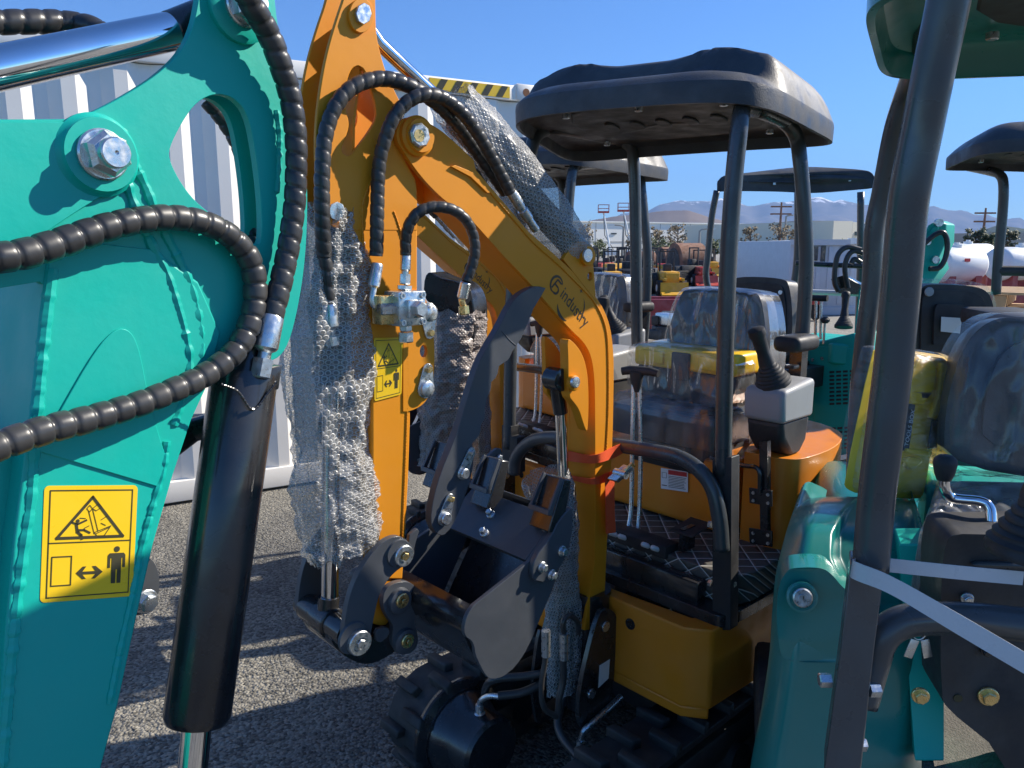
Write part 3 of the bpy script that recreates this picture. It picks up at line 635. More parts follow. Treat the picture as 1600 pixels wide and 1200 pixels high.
# ---- boom
BB = .10
boomp = chaikin([(650, 183), (627, 184), (617, 215), (630, 236), (650, 266), (672, 292), (700, 318), (727, 333, 1), (787, 400, 1), (828, 442), (862, 482), (892, 516), (912, 534), (924, 556), (929, 590), (930, 650), (930, 800, 1), (929, 880, 1), (913, 985, 1), (944, 980, 1), (946, 890), (957, 700), (959, 600), (959, 552), (954, 512), (944, 483), (925, 455), (895, 424), (860, 392), (826, 362, 1), (744, 266, 1), (740, 250, 1), (700, 212), (678, 196)], 2)
boom = MB().prism(pl(boomp, BB), -RN*.012).build('boom_side_plate', ORANGE, mo, bev=.0018)
MB().prism([p-RN*.098 for p in pl(boomp, BB)], -RN*.012).build('boom_side_plate', ORANGE, mo, bev=.0018)
inner = [(700, 322), (727, 338), (787, 405), (828, 448), (862, 488), (890, 520), (909, 537), (920, 558), (925, 592), (926, 650), (926, 800), (925, 880), (911, 982), (942, 978), (943, 890), (954, 700), (956, 600), (956, 552), (951, 514), (941, 486), (922, 459), (892, 428), (857, 396), (823, 367), (744, 275), (715, 250), (695, 262)]
MB().prism(pl(inner, BB-.010), -RN*.09).build('boom_box', ORANGE, mo)
# pins, ears, details
MB().lathe(h(650, 213, BB), RN, [(0, .042), (.009, .042), (.013, .036), (.02, .034)], 40).build('pin_boss', ORANGE, mo)
MB().hexa(h(653, 212, BB+.018), RN, .026, .012, 8).build('boom_pin', ZINC, mo, sharp=25)
MB().lathe(h(655, 212, BB+.030), RN, [(0, .013), (.001, .013), (.001, .002)], 20).build('pin_bolt', BRASS, mo)
# notch tab on the top flange
MB().prism(pl([(705, 260), (712, 258), (742, 270), (770, 300), (762, 302), (735, 276)], BB+.006), -RN*.006).build('boom_tab', ORANGE, mo, bev=.001)
weld([h(x, y, BB+.001) for x, y in ((752, 284), (800, 340), (836, 381), (870, 411), (905, 446), (930, 474), (946, 512), (950, 560), (950, 640), (946, 720))], .0028, mo, ORANGE)
ear = chaikin([(886, 528), (896, 534), (910, 552), (918, 580), (920, 620), (919, 665), (917, 676), (912, 664), (905, 640), (896, 628), (888, 618), (888, 560)], 2)
MB().prism(pl(ear, BB+.012), -RN*.03).build('cylinder_ear', ORANGE, mo, bev=.002)
MB().prism([p-RN*.085 for p in pl(ear, BB+.012)], -RN*.015).build('cylinder_ear', ORANGE, mo, bev=.002)
MB().lathe(h(893, 598, BB+.012), RN, [(0, .021), (.012, .021), (.014, .018)], 28).build('pin_boss', ORANGE, mo)
MB().lathe(h(897, 597, BB+.026), RN, [(0, .015), (.008, .015), (.009, .012)], 24).build('boom_pin', ZINC, mo)
MB().lathe(h(915, 400, BB), RN, [(0, .026), (.012, .026), (.014, .022)], 28).build('pin_boss', ORANGE, mo)
MB().lathe(h(917, 399, BB+.014), RN, [(0, .018), (.005, .017)], 24).build('boom_pin', ZINC, mo)
# upper cylinder lug of the boom near the wrap
lugp = chaikin([(880, 405, 1), (893, 385), (905, 376), (918, 378), (925, 395), (928, 420), (931, 470, 1)], 2)
MB().prism(pl(lugp, BB+.001), -RN*.013, [[h(922+4*math.cos(t), 432+7*math.sin(t), BB+.001) for t in (k*math.pi/6 for k in range(12))]]).build('cylinder_lug', ORANGE, mo, bev=.0015)
# logo, flat on the side plate
lt = MB(); LO = h(874, 462, BB+.0008); E1 = h(913, 512, BB+.0008)-LO; E1n = E1.normalized(); E2 = RN.cross(E1n)
if E2.z < 0: E2 = -E2
def lp(x, y): return LO+E1n*x+E2*y
wl = []
cu_w = [None]
def place(x, y, wd): return LO+E1n*(x/wd*E1.length*1.02)+E2*(y*E1.length/wd*1.18)
text_mb(lt, 'industry', place)
# round letter mark and swooshes
S = E1.length; gx, gy, gr = -.20*S, .10*S, .165*S
def ringseg(cx, cy, r0, a0, a1, w0, w1, wm, n=24, ex=1):
    for k in range(n):
        t0, t1 = R_(a0+(a1-a0)*k/n), R_(a0+(a1-a0)*(k+1)/n)
        def ww(q): return w0+(w1-w0)*q+wm*math.sin(math.pi*q)
        wa, wb = ww(k/n), ww((k+1)/n)
        lt.add([lp(cx+(r0+s*wv)*math.cos(t)*ex, cy+(r0+s*wv)*math.sin(t)) for t, wv, s in ((t0, wa, 1), (t1, wb, 1), (t1, wb, -1), (t0, wa, -1))], [(0, 1, 2, 3)])
ringseg(gx, gy, gr, 40, 275, .01*S, .012*S, .014*S)
for P_ in ([(-.24, .20), (-.10, .20)], [(-.24, .20), (-.27, -.02)], [(-.26, .09), (-.13, .09)]):
    a_, b_ = V(P_[0])*S, V(P_[1])*S; d_ = (b_-a_).normalized(); n_ = V((-d_.y, d_.x))*.018*S
    lt.add([lp(*(a_+n_)), lp(*(b_+n_)), lp(*(b_-n_)), lp(*(a_-n_))], [(0, 1, 2, 3)])
ringseg(-.155*S, .02*S, .075*S, -110, 80, .016*S, .01*S, .01*S)
ringseg(.33*S, .05*S, .32*S, 215, 300, .0, .006*S, .03*S)
ringseg(.44*S, .10*S, .34*S, 0, 68, .012*S, .0, .010*S)
sx_, sy_ = .42*S, .47*S
lt.add([lp(sx_+r*math.cos(t), sy_+r*math.sin(t)) for t, r in ((k*math.pi/4, (.06*S if k % 2 == 0 else .015*S)) for k in range(8))], [tuple(range(8))])
lt.build('logo', INKO, boom, fix=False)
# ---- dipper cylinder on top of the boom (rod visible, barrel wrapped)
MB().tube([h(560, 20, .045), h(592, 68, .045), h(690, 160, .045), h(760, 235, .045)], .0155, 28).build('cylinder_rod', CHROME, mo)
MB().tube([h(715, 185, .05), h(905, 395, .05)], .036, 28).build('arm_cylinder', BLACK, mo)
# ---- boom cylinder
MB().lathe(h(869, 592, .07)-RN*.026, RN, [(0, .026), (.002, .031), (.050, .031), (.052, .026)], 32).build('rod_eye', BLACK, mo)
MB().tube([h(870, 605, .045), h(876, 645, .045)], .0205, 24).build('rod_end', BLACK, mo)
MB().tube([h(876, 640, .045), h(882, 770, .045)], .0165, 28).build('cylinder_rod', CHROME, mo)
MB().tube([h(882, 762, .045), h(888, 1010, .045)], .032, 24).build('boom_cylinder', BLACK, mo)
# ---- bucket cylinder in front of the arm
FO = .04
MB().tube([h(527, 335, FO), h(523, 420, FO), h(518, 600, FO)], .028, 24).build('bucket_cylinder', BLACK, mo)
MB().tube([h(518, 590, FO), h(515, 934, FO)], .0195, 32).build('cylinder_rod', CHROME, mo)
MB().tube([h(514, 932, FO), h(512, 958, FO)], .0235, 24).build('rod_end', BLACK, mo)
ec = h(511, 968, FO)
MB().lathe(ec-RN*.03, RN, [(0, .030), (.003, .034), (.057, .034), (.06, .030)], 36).build('rod_eye', BLACK, mo)
MB().lathe(ec-RN*.115, RN, [(0, .024), (.23, .024)], 28).build('cross_pin', BLACK, mo)
MB().lathe(ec+RN*.032, RN, [(0, .029), (.060, .029)], 28).build('pin_spacer', BLACK, mo)
MB().lathe(ec-RN*.09, RN, [(0, .029), (.058, .029)], 28).build('pin_spacer', BLACK, mo)
# curved outer links
BL = .152
lk1 = chaikin([(639, 846), (622, 836), (600, 845), (578, 868), (558, 900), (545, 935), (538, 975), (536, 1010), (545, 1024), (562, 1022), (578, 1000), (584, 965), (592, 930), (606, 905), (624, 888), (640, 880), (650, 862)], 2)
lnk = MB().prism(pl(lk1, BL), -RN*.016).build('bucket_link', GREY, mo, bev=.0015)
MB().prism([p-RN*.20 for p in pl(lk1, BL)], -RN*.016).build('bucket_link', GREY, mo, bev=.0015)
pin('link_pin', h(628, 867, BL), RN, .0245, .016, mo)
MB().lathe(h(622, 864, BL), RN, [(0, .032), (.005, .03)], 28).build('pin_boss', GREY, mo)
pin('link_pin', h(557, 1001, BL), RN, .0275, .022, mo, core=ZINC)
MB().lathe(h(551, 996, BL), RN, [(0, .036), (.006, .034)], 28).build('pin_boss', GREY, mo)
pin('link_pin', h(557, 1001, BL)-RN*.216, -RN, .022, .02, mo, core=ZINC)
MB().prism(pl([(637, 868), (640, 836), (652, 826), (655, 830), (650, 846), (645, 868)], BL-.03), -RN*.01).build('link_tab', GREY, mo, bev=.001)
# inner lower link with two pins and disc
lk2 = chaikin([(618, 910), (600, 922), (598, 948), (606, 966), (616, 978), (612, 1000), (618, 1018), (640, 1024), (654, 1008), (652, 986), (646, 972), (654, 950), (654, 922), (640, 908)], 2)
MB().prism(pl(lk2, .115), -RN*.016).build('bucket_link', GREY, mo, bev=.002)
MB().prism([p-RN*.13 for p in pl(lk2, .115)], -RN*.016).build('bucket_link', GREY, mo, bev=.002)
for x, y in ((628, 938), (636, 1001)):
    MB().lathe(h(x-5, y, .115), RN, [(0, .031), (.010, .029), (.013, .024)], 30).build('pin_boss', GREY, mo)
    pin('link_pin', h(x, y, .128), RN, .017, .010, mo, mt=BRASS)
MB().prism(pl(chaikin([(585, 905), (622, 905), (628, 950), (600, 985), (560, 960)], 2), .08), -RN*.075).build('arm_nose', ORANGE, mo, bev=.004)
dsc = chaikin([(545, 985), (585, 1000), (610, 985), (622, 960), (640, 985), (628, 1010), (600, 1030), (572, 1040), (545, 1030), (520, 1010), (515, 985)], 2)
MB().prism(pl(dsc, .10), -RN*.13).build('bucket_ear', BLACK, mo, bev=.003)
MB().prism(pl(chaikin([(585, 985), (606, 978), (610, 992), (590, 1008)], 1), .112), -RN*.01).build('link_tab', GREY, mo, bev=.001)
# ---- bucket
BK, BW = .32, .34
near = chaikin([(740, 946, 1), (729, 962), (724, 985), (728, 996), (736, 1000), (741, 1010), (742, 1022), (750, 1040), (760, 1058), (770, 1062), (786, 1058), (806, 1042), (826, 1011), (846, 962), (868, 908), (884, 850), (893, 800, 1), (880, 800, 1), (826, 878, 1)], 1)
bucket = MB().prism(pl(near, BK), -RN*.010).build('bucket_side', GREY, mo, bev=.0012)
MB().prism([p-RN*(BW-.01) for p in pl(near, BK)], -RN*.010).build('bucket_side', GREY, mo, bev=.0012)
shell = [(740, 947), (728, 966), (724, 985), (729, 1003), (741, 1026), (752, 1044), (768, 1058), (787, 1055), (806, 1039), (826, 1009), (846, 961), (868, 907), (884, 850), (892, 802)]
sh = crom(pl(shell, BK-.012), 4); ctr = h(800, 950, BK-.012)
def inner_off(path, ctr, t):
    out = []
    for i, p in enumerate(path):
        a = path[max(0, i-1)]; b = path[min(len(path)-1, i+1)]; d = (b-a).normalized(); n = d.cross(RN)
        if n.dot(ctr-p) < 0: n = -n
        out.append(p+n*t)
    return out
shi = inner_off(sh, ctr, .008)
m_ = MB(); A_ = sh; B_ = shi; Wv = -RN*(BW-.032); n_ = len(A_)
m_.add(A_+B_+[p+Wv for p in A_]+[p+Wv for p in B_], [(i, i+1, 2*n_+i+1, 2*n_+i) for i in range(n_-1)]+[(n_+i, 3*n_+i, 3*n_+i+1, n_+i+1) for i in range(n_-1)]+[(0, 2*n_, 3*n_, n_), (n_-1, 2*n_-1, 4*n_-1, 3*n_-1)]+[(i, n_+i, n_+i+1, i+1) for i in range(n_-1)]+[(2*n_+i, 2*n_+i+1, 3*n_+i+1, 3*n_+i) for i in range(n_-1)])
m_.build('bucket_shell', BLACK, mo, sharp=45)
# cutting edge plate with bolts
q1, q2 = h(824, 879, BK-.012), h(873, 812, BK-.012); Wv = -RN*(BW-.034)
eg = (q2-q1).normalized(); en = eg.cross(RN)
if en.dot(CAM-q1) < 0: en = -en
q0 = q1
MB().prism([q1+en*.010, q2+en*.010, q2+en*.010+Wv, q1+en*.010+Wv], -en*.014).build('cutting_edge', GREY, mo, bev=.0015)
Le = (q2-q1).length
for s_, t_ in ((.30, .42), (.52, .80), (.36, .84), (.22, .32), (.10, .05)):
    pass
def onedge(px, py):
    p = hit(px, py, q1+en*.012, en); return p
for x, y in ((767, 804), (757, 833), (852, 823)): bolt('edge_bolt', onedge(x, y), en, .0085, .012, mo, washer=True)
# tooth adapters standing on the edge
def tooth(b, hw=.030, ln=.125):
    o_ = M1.o
    base_ = q2 + RN*(b-(BK-.012)) - eg*.035 + en*.004
    m = MB(); u = RN; w_ = (eg*.45+UP).normalized(); v = w_.cross(u).normalized(); v = v if v.dot(en) > 0 else -v
    def k(x, y, z): return base_+u*x+v*y+w_*z
    # hollow shoe: two cheeks, a back and a sloping front
    m.add([k(-hw, -.02, 0), k(hw, -.02, 0), k(hw, .028, 0), k(-hw, .028, 0), k(-hw*.92, -.018, ln), k(hw*.92, -.018, ln), k(hw*.92, .010, ln), k(-hw*.92, .010, ln)], [(0, 1, 2, 3), (4, 5, 6, 7), (0, 1, 5, 4), (1, 2, 6, 5), (2, 3, 7, 6), (3, 0, 4, 7)])
    t = m.build('bucket_tooth', BLACK, mo, bev=.003)
    m = MB()
    for s in (-1, 1): m.add([k(s*hw, .0281, .04), k(s*(hw-.006), .0281, .04), k(s*(hw-.006)*.94, .040, .05), k(s*hw, .040, .05), k(s*hw*.92, .0105, ln), k(s*(hw-.006)*.92, .0105, ln), k(s*(hw-.006)*.92, .020, ln+.002), k(s*hw*.92, .020, ln+.002)], [(0, 1, 2, 3), (4, 5, 6, 7), (0, 1, 5, 4), (1, 2, 6, 5), (2, 3, 7, 6), (3, 0, 4, 7)])
    m.box(k(0, .034, .045), u, v, w_, hw, .008, .006)
    m.build('tooth_rib', GREY, t, bev=.001)
    return t
for b in (.298, .085, -.12): tooth(b, .033, .125)
# side cutter
scp = chaikin([(833, 907), (832, 890), (836, 872), (862, 838), (872, 815), (893, 791), (896, 800), (893, 845), (880, 880), (866, 900), (850, 911)], 1)
MB().prism(pl(scp, BK+.014), -RN*.014).build('side_cutter', GREY, mo, bev=.002)
for x, y in ((847, 886), (862, 898), (878, 861)): bolt('cutter_bolt', h(x, y, BK+.015), RN, .0095, .009, mo)
# stack of bolted holder plate beside the teeth
ad_ = chaikin([(745, 783), (744, 765), (757, 720), (776, 700), (786, 702), (785, 750), (780, 792)], 1)
MB().prism(pl(ad_, .02), -RN*.012).build('tooth_holder', GREY, mo, bev=.0015)
for x, y in ((756, 763), (778, 715)): bolt('holder_bolt', h(x, y, .021), RN, .010, .008, mo, washer=False)
# ---- thumb
BT = .115
th = [(853, 450, 1), (847, 461, 1), (834, 482, 1), (829, 495), (815, 528, 1), (801, 549, 1), (795, 562), (789, 566), (780, 572, 1), (777, 588), (768, 597, 1), (767, 611), (761, 622), (760, 632, 1), (757, 643), (758, 653), (752, 663, 1), (751, 678), (738, 693, 1), (741, 720), (735, 750), (722, 790), (706, 824), (693, 838), (680, 833), (672, 814), (678, 775), (690, 735), (705, 700), (717, 667), (728, 630), (740, 590), (750, 563), (762, 541), (780, 512), (797, 477), (810, 461), (828, 450), (840, 447)]
th = chaikin(th, 1)
thumb = MB().prism(pl(th, BT), -RN*.022).build('thumb', GREY, mo, bev=.002)
weld([h(x, y, BT) for x, y in ((784, 517), (795, 530), (806, 540))], .0014, mo, GREY)
keeper(M1, BT+.001, (722, 739), (735, 706), thumb, False, .013, .008)
keeper(M1, BT+.001, (693, 809), (702, 779), thumb, True, .015, .009)
# ---- hoses of the arm
HB = .115
def hs(pts, r, per, depth=.16): return hose(M1, pts, r, per, mo, depth)
hs([(507, 400, .09), (504, 360, .10), (503, 310, .105), (504, 260, .105), (508, 215, .103), (520, 175, .104), (540, 145, .106), (566, 129, .108), (598, 123, .11), (630, 130, .115), (660, 146, .118), (690, 168, .11), (718, 200, .09), (742, 233, .08), (765, 265, .08), (790, 300, .075)], .0158, .0245, .13)
hs([(588, 400, .105), (589, 350, .108), (590, 300, .105), (592, 262, .106), (598, 230, .112), (612, 190, .125), (632, 163, .132), (662, 148, .14), (692, 153, .14), (720, 174, .135), (744, 205, .125), (765, 240, .115), (784, 275, .11), (797, 300, .105)], .0148, .0235, .13)
hs([(634, 398, .12), (634, 372, .125), (640, 350, .135), (655, 331, .145), (680, 323, .155), (708, 328, .165), (729, 345, .17), (740, 370, .17), (742, 395, .17), (736, 420, .165), (728, 440, .16)], .0122, .0215, .12)
hose(M1, [(507, 396, .09), (511, 430, .088), (514, 478, .086)], .0135, .03, mo, .2)
def ferrule(fr, a, b, b2, r, parent=None, L2=None):
    parent = parent or mo
    p, q = fr.hb(*a), fr.hb(*b); d = (q-p).normalized(); L = (q-p).length
    o = MB().lathe(p, d, [(0, r*.9), (.003, r), (L*.62, r), (L*.66, r*.86), (L*.7, r*.55), (L*1.0, r*.55)], 20).build('hose_fitting', ZINC, parent, sharp=30)
    MB().hexa(p+d*L*.92, d, r*.98, b2, 6).build('fitting_nut', ZINC, o, sharp=25)
ferrule(M1, (515, 475, .088), (519, 530, .088), .02, .0155)
p, q = h(590, 412, .107), h(583, 452, .11); d = (q-p).normalized()
MB().lathe(p, d, [(0, .011), (.003, .0125), (.048, .0125), (.052, .009)], 20).build('hose_fitting', ZINC, mo, sharp=30)
MB().tube(crom([h(584, 450, .11), h(582, 466, .112), h(585, 478, .113), (h(598, 482, .114))], 6), .007, 12).build('elbow_pipe', ZINC, mo)
MB().hexa(h(597, 482, .114), (h(610, 484, .114)-h(597, 482, .114)).normalized(), .013, .022).build('fitting_nut', ZINC, mo, sharp=25)
p, q = h(634, 396, .12), h(633, 425, .12); d = (q-p).normalized()
MB().lathe(p, d, [(0, .010), (.003, .0115), (.034, .0115), (.038, .008), (.05, .008)], 20).build('hose_fitting', ZINC, mo, sharp=30)
MB().hexa(h(633, 428, .12), d, .0125, .022).build('fitting_nut', ZINC, mo, sharp=25)
MB().hexa(h(632, 446, .12), d, .017, .010).build('fitting_nut', ZINC, mo, sharp=25)
p, q = h(728, 440, .16), h(722, 466, .15); d = (q-p).normalized()
MB().lathe(p, d, [(0, .010), (.003, .0125), (.036, .0125), (.04, .009)], 20).build('hose_fitting', ZINC, mo, sharp=30)
MB().tube(crom([h(722, 464, .15), h(722, 472, .15), h(725, 480, .15)], 6), .0075, 12).build('elbow_pipe', BRASS, mo)
MB().hexa(h(724, 478, .15), V((0.1, 0, -1)).normalized(), .0125, .02).build('fitting_nut', BRASS, mo, sharp=25)
p, q = h(797, 298, .105), h(826, 342, .10); d = (q-p).normalized()
MB().lathe(p, d, [(0, .012), (.01, .0135), (.05, .0135), (.052, .011), (.06, .011), (.062, .014), (.09, .014), (.092, .011), (.13, .011)], 20).build('hose_fitting', ZINC, mo, sharp=30)
# valve block
vb = h(633, 481, .135); vx = -FN
blk = MB().box(vb, FN, RN, UP, .034, .028, .036, .002).build('valve_block', ZINC, mo)
for a, z in ((-.026, -.028), (.026, -.028), (.026, .028), (-.026, .028)):
    MB().lathe(vb+FN*a+UP*z+RN*.028, RN, [(0, .0065), (.004, .0065), (.004, .0035), (.001, .0034)], 16).build('block_screw', ZINC, blk, sharp=30)
MB().box(vb+RN*.034, FN, RN, UP, .019, .008, .019, .003).build('valve_cap', ZINC, blk)
MB().hexa(vb+RN*.04, RN, .017, .022).build('fitting_nut', ZINC, blk, sharp=25)
MB().hexa(vb+FN*.034, FN, .016, .03).build('fitting_nut', ZINC, blk, sharp=25)
MB().hexa(vb-UP*.036, -UP, .014, .014).build('fitting_nut', ZINC, blk, sharp=25)
MB().hexa(vb-UP*.052, -UP, .017, .022).build('fitting_nut', ZINC, blk, sharp=25)
MB().box(vb+FN*.046-RN*.012-UP*.002, FN, RN, UP, .018, .018, .03, .002).build('valve_body', BRASS, blk)
FILM3 = film('clear_film_crumpled', .10, rough=.13, gc=.05, wh=.28, scale=13, stretch=(1, 1, .5), strength=.6, dist=.006)
def crinkle(pts, n, d, amp, name, mt, parent, seed=0, dens=44, bd=.10):
    """film sheet over a padded outline: fine grid pushed about by folded noise"""
    c = sum(pts, V((0, 0, 0)))/len(pts); m = MB(); L = len(pts); rg = []
    for j in range(dens+1):
        f = j/dens; e = min(1, (1-f)/.18); hgt = d*(1-(1-e)**2)
        ring = []
        for i, p in enumerate(pts):
            q = c+(p-c)*(f if f > 0 else .003); a = .9-abs(_ns.noise(V((q.x*15, q.y*15, q.z*5+seed))))*2.4-abs(_ns.noise(V((q.x*34+seed, q.y*34, q.z*9))))*1.1
            ring.append(q+n*(hgt+a*amp*(.3+.7*e)))
        rg.append(ring)
    m.rings(rg, True, False)
    back = [c+(p-c)*1.02-n*bd for p in pts]
    m.rings([rg[-1], back], True, False)
    return m.build(name, mt, parent, sharp=180, fix=False)
def dense(pts, k=6): return [a.lerp(b, i/k) for a, b in zip(pts, pts[1:]+pts[:1]) for i in range(k)]
# ---- upper body of the orange machine
def quilt_mat():
    m = bpy.data.materials.new('quilted_mat'); m.use_nodes = True; nt = m.node_tree; N = nt.nodes; L = nt.links
    b = N['Principled BSDF']; b.inputs['Roughness'].default_value = .55
    tc = N.new('ShaderNodeTexCoord'); mp = N.new('ShaderNodeMapping'); mp.inputs['Rotation'].default_value = (0, 0, math.atan2(M1.F.y, M1.F.x)+R_(45)); L.new(tc.outputs['Object'], mp.inputs['Vector'])
    mpr = mp
    sx = N.new('ShaderNodeSeparateXYZ')
    rot = N.new('ShaderNodeVectorRotate'); rot.rotation_type = 'Z_AXIS'; rot.inputs['Angle'].default_value = -(math.atan2(M1.F.y, M1.F.x)+R_(45)); L.new(tc.outputs['Object'], rot.inputs['Vector']); L.new(rot.outputs[0], sx.inputs[0])
    outs = []
    for i in (0, 1):
        zz = N.new('ShaderNodeMath'); zz.operation = 'ADD' if i else 'SUBTRACT'; L.new(sx.outputs[i], zz.inputs[0]); L.new(sx.outputs[2], zz.inputs[1])
        a = N.new('ShaderNodeMath'); a.operation = 'MULTIPLY'; a.inputs[1].default_value = 1/.052; L.new(zz.outputs[0], a.inputs[0])
        f = N.new('ShaderNodeMath'); f.operation = 'FRACT'; L.new(a.outputs[0], f.inputs[0]); s = N.new('ShaderNodeMath'); s.operation = 'SUBTRACT'; s.inputs[1].default_value = .5; L.new(f.outputs[0], s.inputs[0])
        ab = N.new('ShaderNodeMath'); ab.operation = 'ABSOLUTE'; L.new(s.outputs[0], ab.inputs[0]); outs.append(ab.outputs[0])
    mn = N.new('ShaderNodeMath'); mn.operation = 'MINIMUM'; L.new(outs[0], mn.inputs[0]); L.new(outs[1], mn.inputs[1])
    mr = N.new('ShaderNodeMapRange'); mr.inputs[1].default_value = .028; mr.inputs[2].default_value = .045; L.new(mn.outputs[0], mr.inputs[0])
    no = N.new('ShaderNodeTexNoise'); no.inputs['Scale'].default_value = 60; L.new(tc.outputs['Object'], no.inputs['Vector'])
    cr = N.new('ShaderNodeMix'); cr.data_type = 'RGBA'; cr.inputs['A'].default_value = (.62, .6, .55, 1); cr.inputs['B'].default_value = (.10, .095, .085, 1)
    L.new(mr.outputs[0], cr.inputs['Factor']); L.new(cr.outputs['Result'], b.inputs['Base Color'])
    m2 = N.new('ShaderNodeMapRange'); m2.interpolation_type = 'SMOOTHSTEP'; m2.inputs[1].default_value = 0; m2.inputs[2].default_value = .2; L.new(mn.outputs[0], m2.inputs[0])
    ad = N.new('ShaderNodeMath'); ad.operation = 'MULTIPLY_ADD'; ad.inputs[1].default_value = .25; L.new(no.outputs['Fac'], ad.inputs[0]); L.new(m2.outputs[0], ad.inputs[2])
    bp = N.new('ShaderNodeBump'); bp.inputs['Strength'].default_value = .8; bp.inputs['Distance'].default_value = .006; L.new(ad.outputs[0], bp.inputs['Height']); L.new(bp.outputs[0], b.inputs['Normal'])
    return m
QUILT = quilt_mat()
def foot(fr, pts, z): return [fr.p(p[0], p[1], z) for p in pts]
def slab(fr, pts, z0, z1, name, mt, parent, bev=.004, seg=2, sharp=38):
    return MB().prism(foot(fr, pts, z1), UP*(z0-z1)).build(name, mt, parent, bev=bev, seg=seg, sharp=sharp)
def seat(fr, a, b, zc, parent, mt, filmt, w=.20, d=.20, bh=.40, lean=.07, filmed=True, plate=False):
    """padded seat: cushion + backrest + bellows base"""
    F, Rr = fr.F, fr.R
    bw = UP*math.cos(lean*2)-F*math.sin(lean*2); bn = bw.cross(Rr).normalized()
    if bn.dot(F) < 0: bn = -bn
    cu = chaikin([(-d, -w*.92), (-d, w*.92), (d*.9, w), (d, w*.9), (d, -w*.9), (d*.9, -w)], 2)
    s = MB().prism([fr.p(a+x, b+y, zc+.05) for x, y in cu], UP*-.10).build('seat_cushion', mt, parent, bev=.03, seg=4)
    MB().prism([fr.p(a+x*.72, b+y*.62, zc+.066) for x, y in cu], UP*-.06).build('cushion_pad', mt, s, bev=.018, seg=3)
    o = fr.p(a-d*.95, b, zc+.06)
    bp_ = [(-w*.95, 0), (w*.95, 0), (w*.98, bh*.5), (w*.80, bh*.92), (w*.62, bh), (-w*.62, bh), (-w*.80, bh*.92), (-w*.98, bh*.5)]
    bp_ = chaikin(bp_, 2)
    k = MB().prism([o+Rr*x+bw*y+bn*.045 for x, y in bp_], -bn*.09).build('backrest', mt, parent, bev=.028, seg=4)
    MB().prism([o+Rr*x*.66+bw*(bh*.5+(y-bh*.5)*.72)+bn*.058 for x, y in bp_], -bn*.05).build('backrest_pad', mt, k, bev=.014, seg=3)
    if plate:
        MB().prism([o+Rr*x*.86+bw*(bh*.5+(y-bh*.5)*.88)-bn*.04 for x, y in bp_], -bn*.012).build('back_shell', BLACKM, k, bev=.004)
        MB().prism([o+Rr*x*.5+bw*(bh*.48+(y-bh*.5)*.55)-bn*.05 for x, y in bp_], -bn*.008).build('shell_panel', BLACKM, k, bev=.003)
        for sx_ in (-1, 1): MB().lathe(o+Rr*sx_*w*.6+bw*bh*.84-bn*.052, -bn, [(0, .011), (.003, .01)], 16).build('shell_screw', ZINC, k)
        MB().prism([o+Rr*x+bw*y-bn*.0585 for x, y in ((-.045, bh*.42), (.035, bh*.42), (.035, bh*.60), (-.045, bh*.60))], -bn*.001).build('part_label', PAPER, k)
    MB().box(fr.p(a, b, zc-.10), F, Rr, UP, d*.75, w*.72, .05, .012).build('seat_base', BLACKM, parent)
    if filmed:
        crinkle(dense([o+Rr*x*1.07+bw*(bh*.5+(y-bh*.5)*1.04)+bn*.040 for x, y in bp_], 4), bn, .042, .011, 'plastic_cover', FILM3, k, 2, 34)
        crinkle(dense([fr.p(a+x*1.08, b+y*1.06, zc+.035) for x, y in cu], 4), UP, .052, .011, 'plastic_cover', FILM3, s, 6, 34, .11)
    return k
SEATM = mat('seat_vinyl', (.02, .021, .024), .42, var=.2, bump=.35, bscale=180, dust=.1)
# floor, skirt, chassis
seatm_ = SEATM
slab(M1, chaikin([(.03, -.42, 1), (.03, .40), (.03, .45), (-.03, .47), (-.62, .47, 1), (-.62, -.42, 1)], 2), .665, .70, 'floor_plate', BLACK, mo)
matp = chaikin([(-.06, -.40, 1), (-.04, .36, 1), (-.04, .44), (-.12, .462, 1), (-.40, .462, 1), (-.40, -.40, 1)], 2)
slab(M1, matp, .702, .790, 'floor_mat', QUILT, mo, bev=.02, seg=3)
# black front box with levers (between boom and post)
MB().box(M1.p(-.015, .16, .722), M1.F, M1.R, UP, .022, .20, .038, .006).build('front_panel', BLACK, mo)
MB().box(M1.p(-.065, .09, .795), M1.F, M1.R, UP, .035, .13, .020, .006).build('lever_box', BLACKM, mo)
for b in (.03, .065, .155, .19): MB().lathe(M1.p(-.032, b, .80), (M1.F*.6+UP*.3).normalized(), [(0, .008), (.03, .008), (.036, .004)], 12).build('lever_boot', PAPER, mo)
MB().prism([M1.p(a, b, .862) for a, b in ((-.06, .21), (-.06, .29), (-.20, .27), (-.20, .19))], UP*-.006).build('foot_pedal', BLACKM, mo, bev=.002)
MB().box(M1.p(-.11, .24, .83), M1.F, M1.R, UP, .03, .008, .035).build('pedal_bracket', BLACK, mo)
# orange skirt
sk = [(.10, .02), (.10, .38), (.055, .445), (-.40, .465), (-.40, .40), (.03, .36), (.055, .02)]
slab(M1, sk, .43, .668, 'front_skirt', ORANGE_PL, mo, bev=.010, seg=3)
slab(M1, [(.10, .02), (.10, .38), (.055, .445), (.02, .40), (.06, .03)], .40, .432, 'skirt_lip', ORANGE_PL, mo, bev=.006)
MB().lathe(M1.ha(985, 975, .10), FN, [(0, .017), (.002, .017), (.002, .010), (-.004, .0095)], 20).build('skirt_bolt', BLACK, mo)
slab(M1, [(.07, -.40), (.09, -.30), (.09, -.14), (-.02, -.14), (-.40, -.45), (-.02, -.44)], .45, .668, 'front_skirt', ORANGE_PL, mo, bev=.01, seg=3)
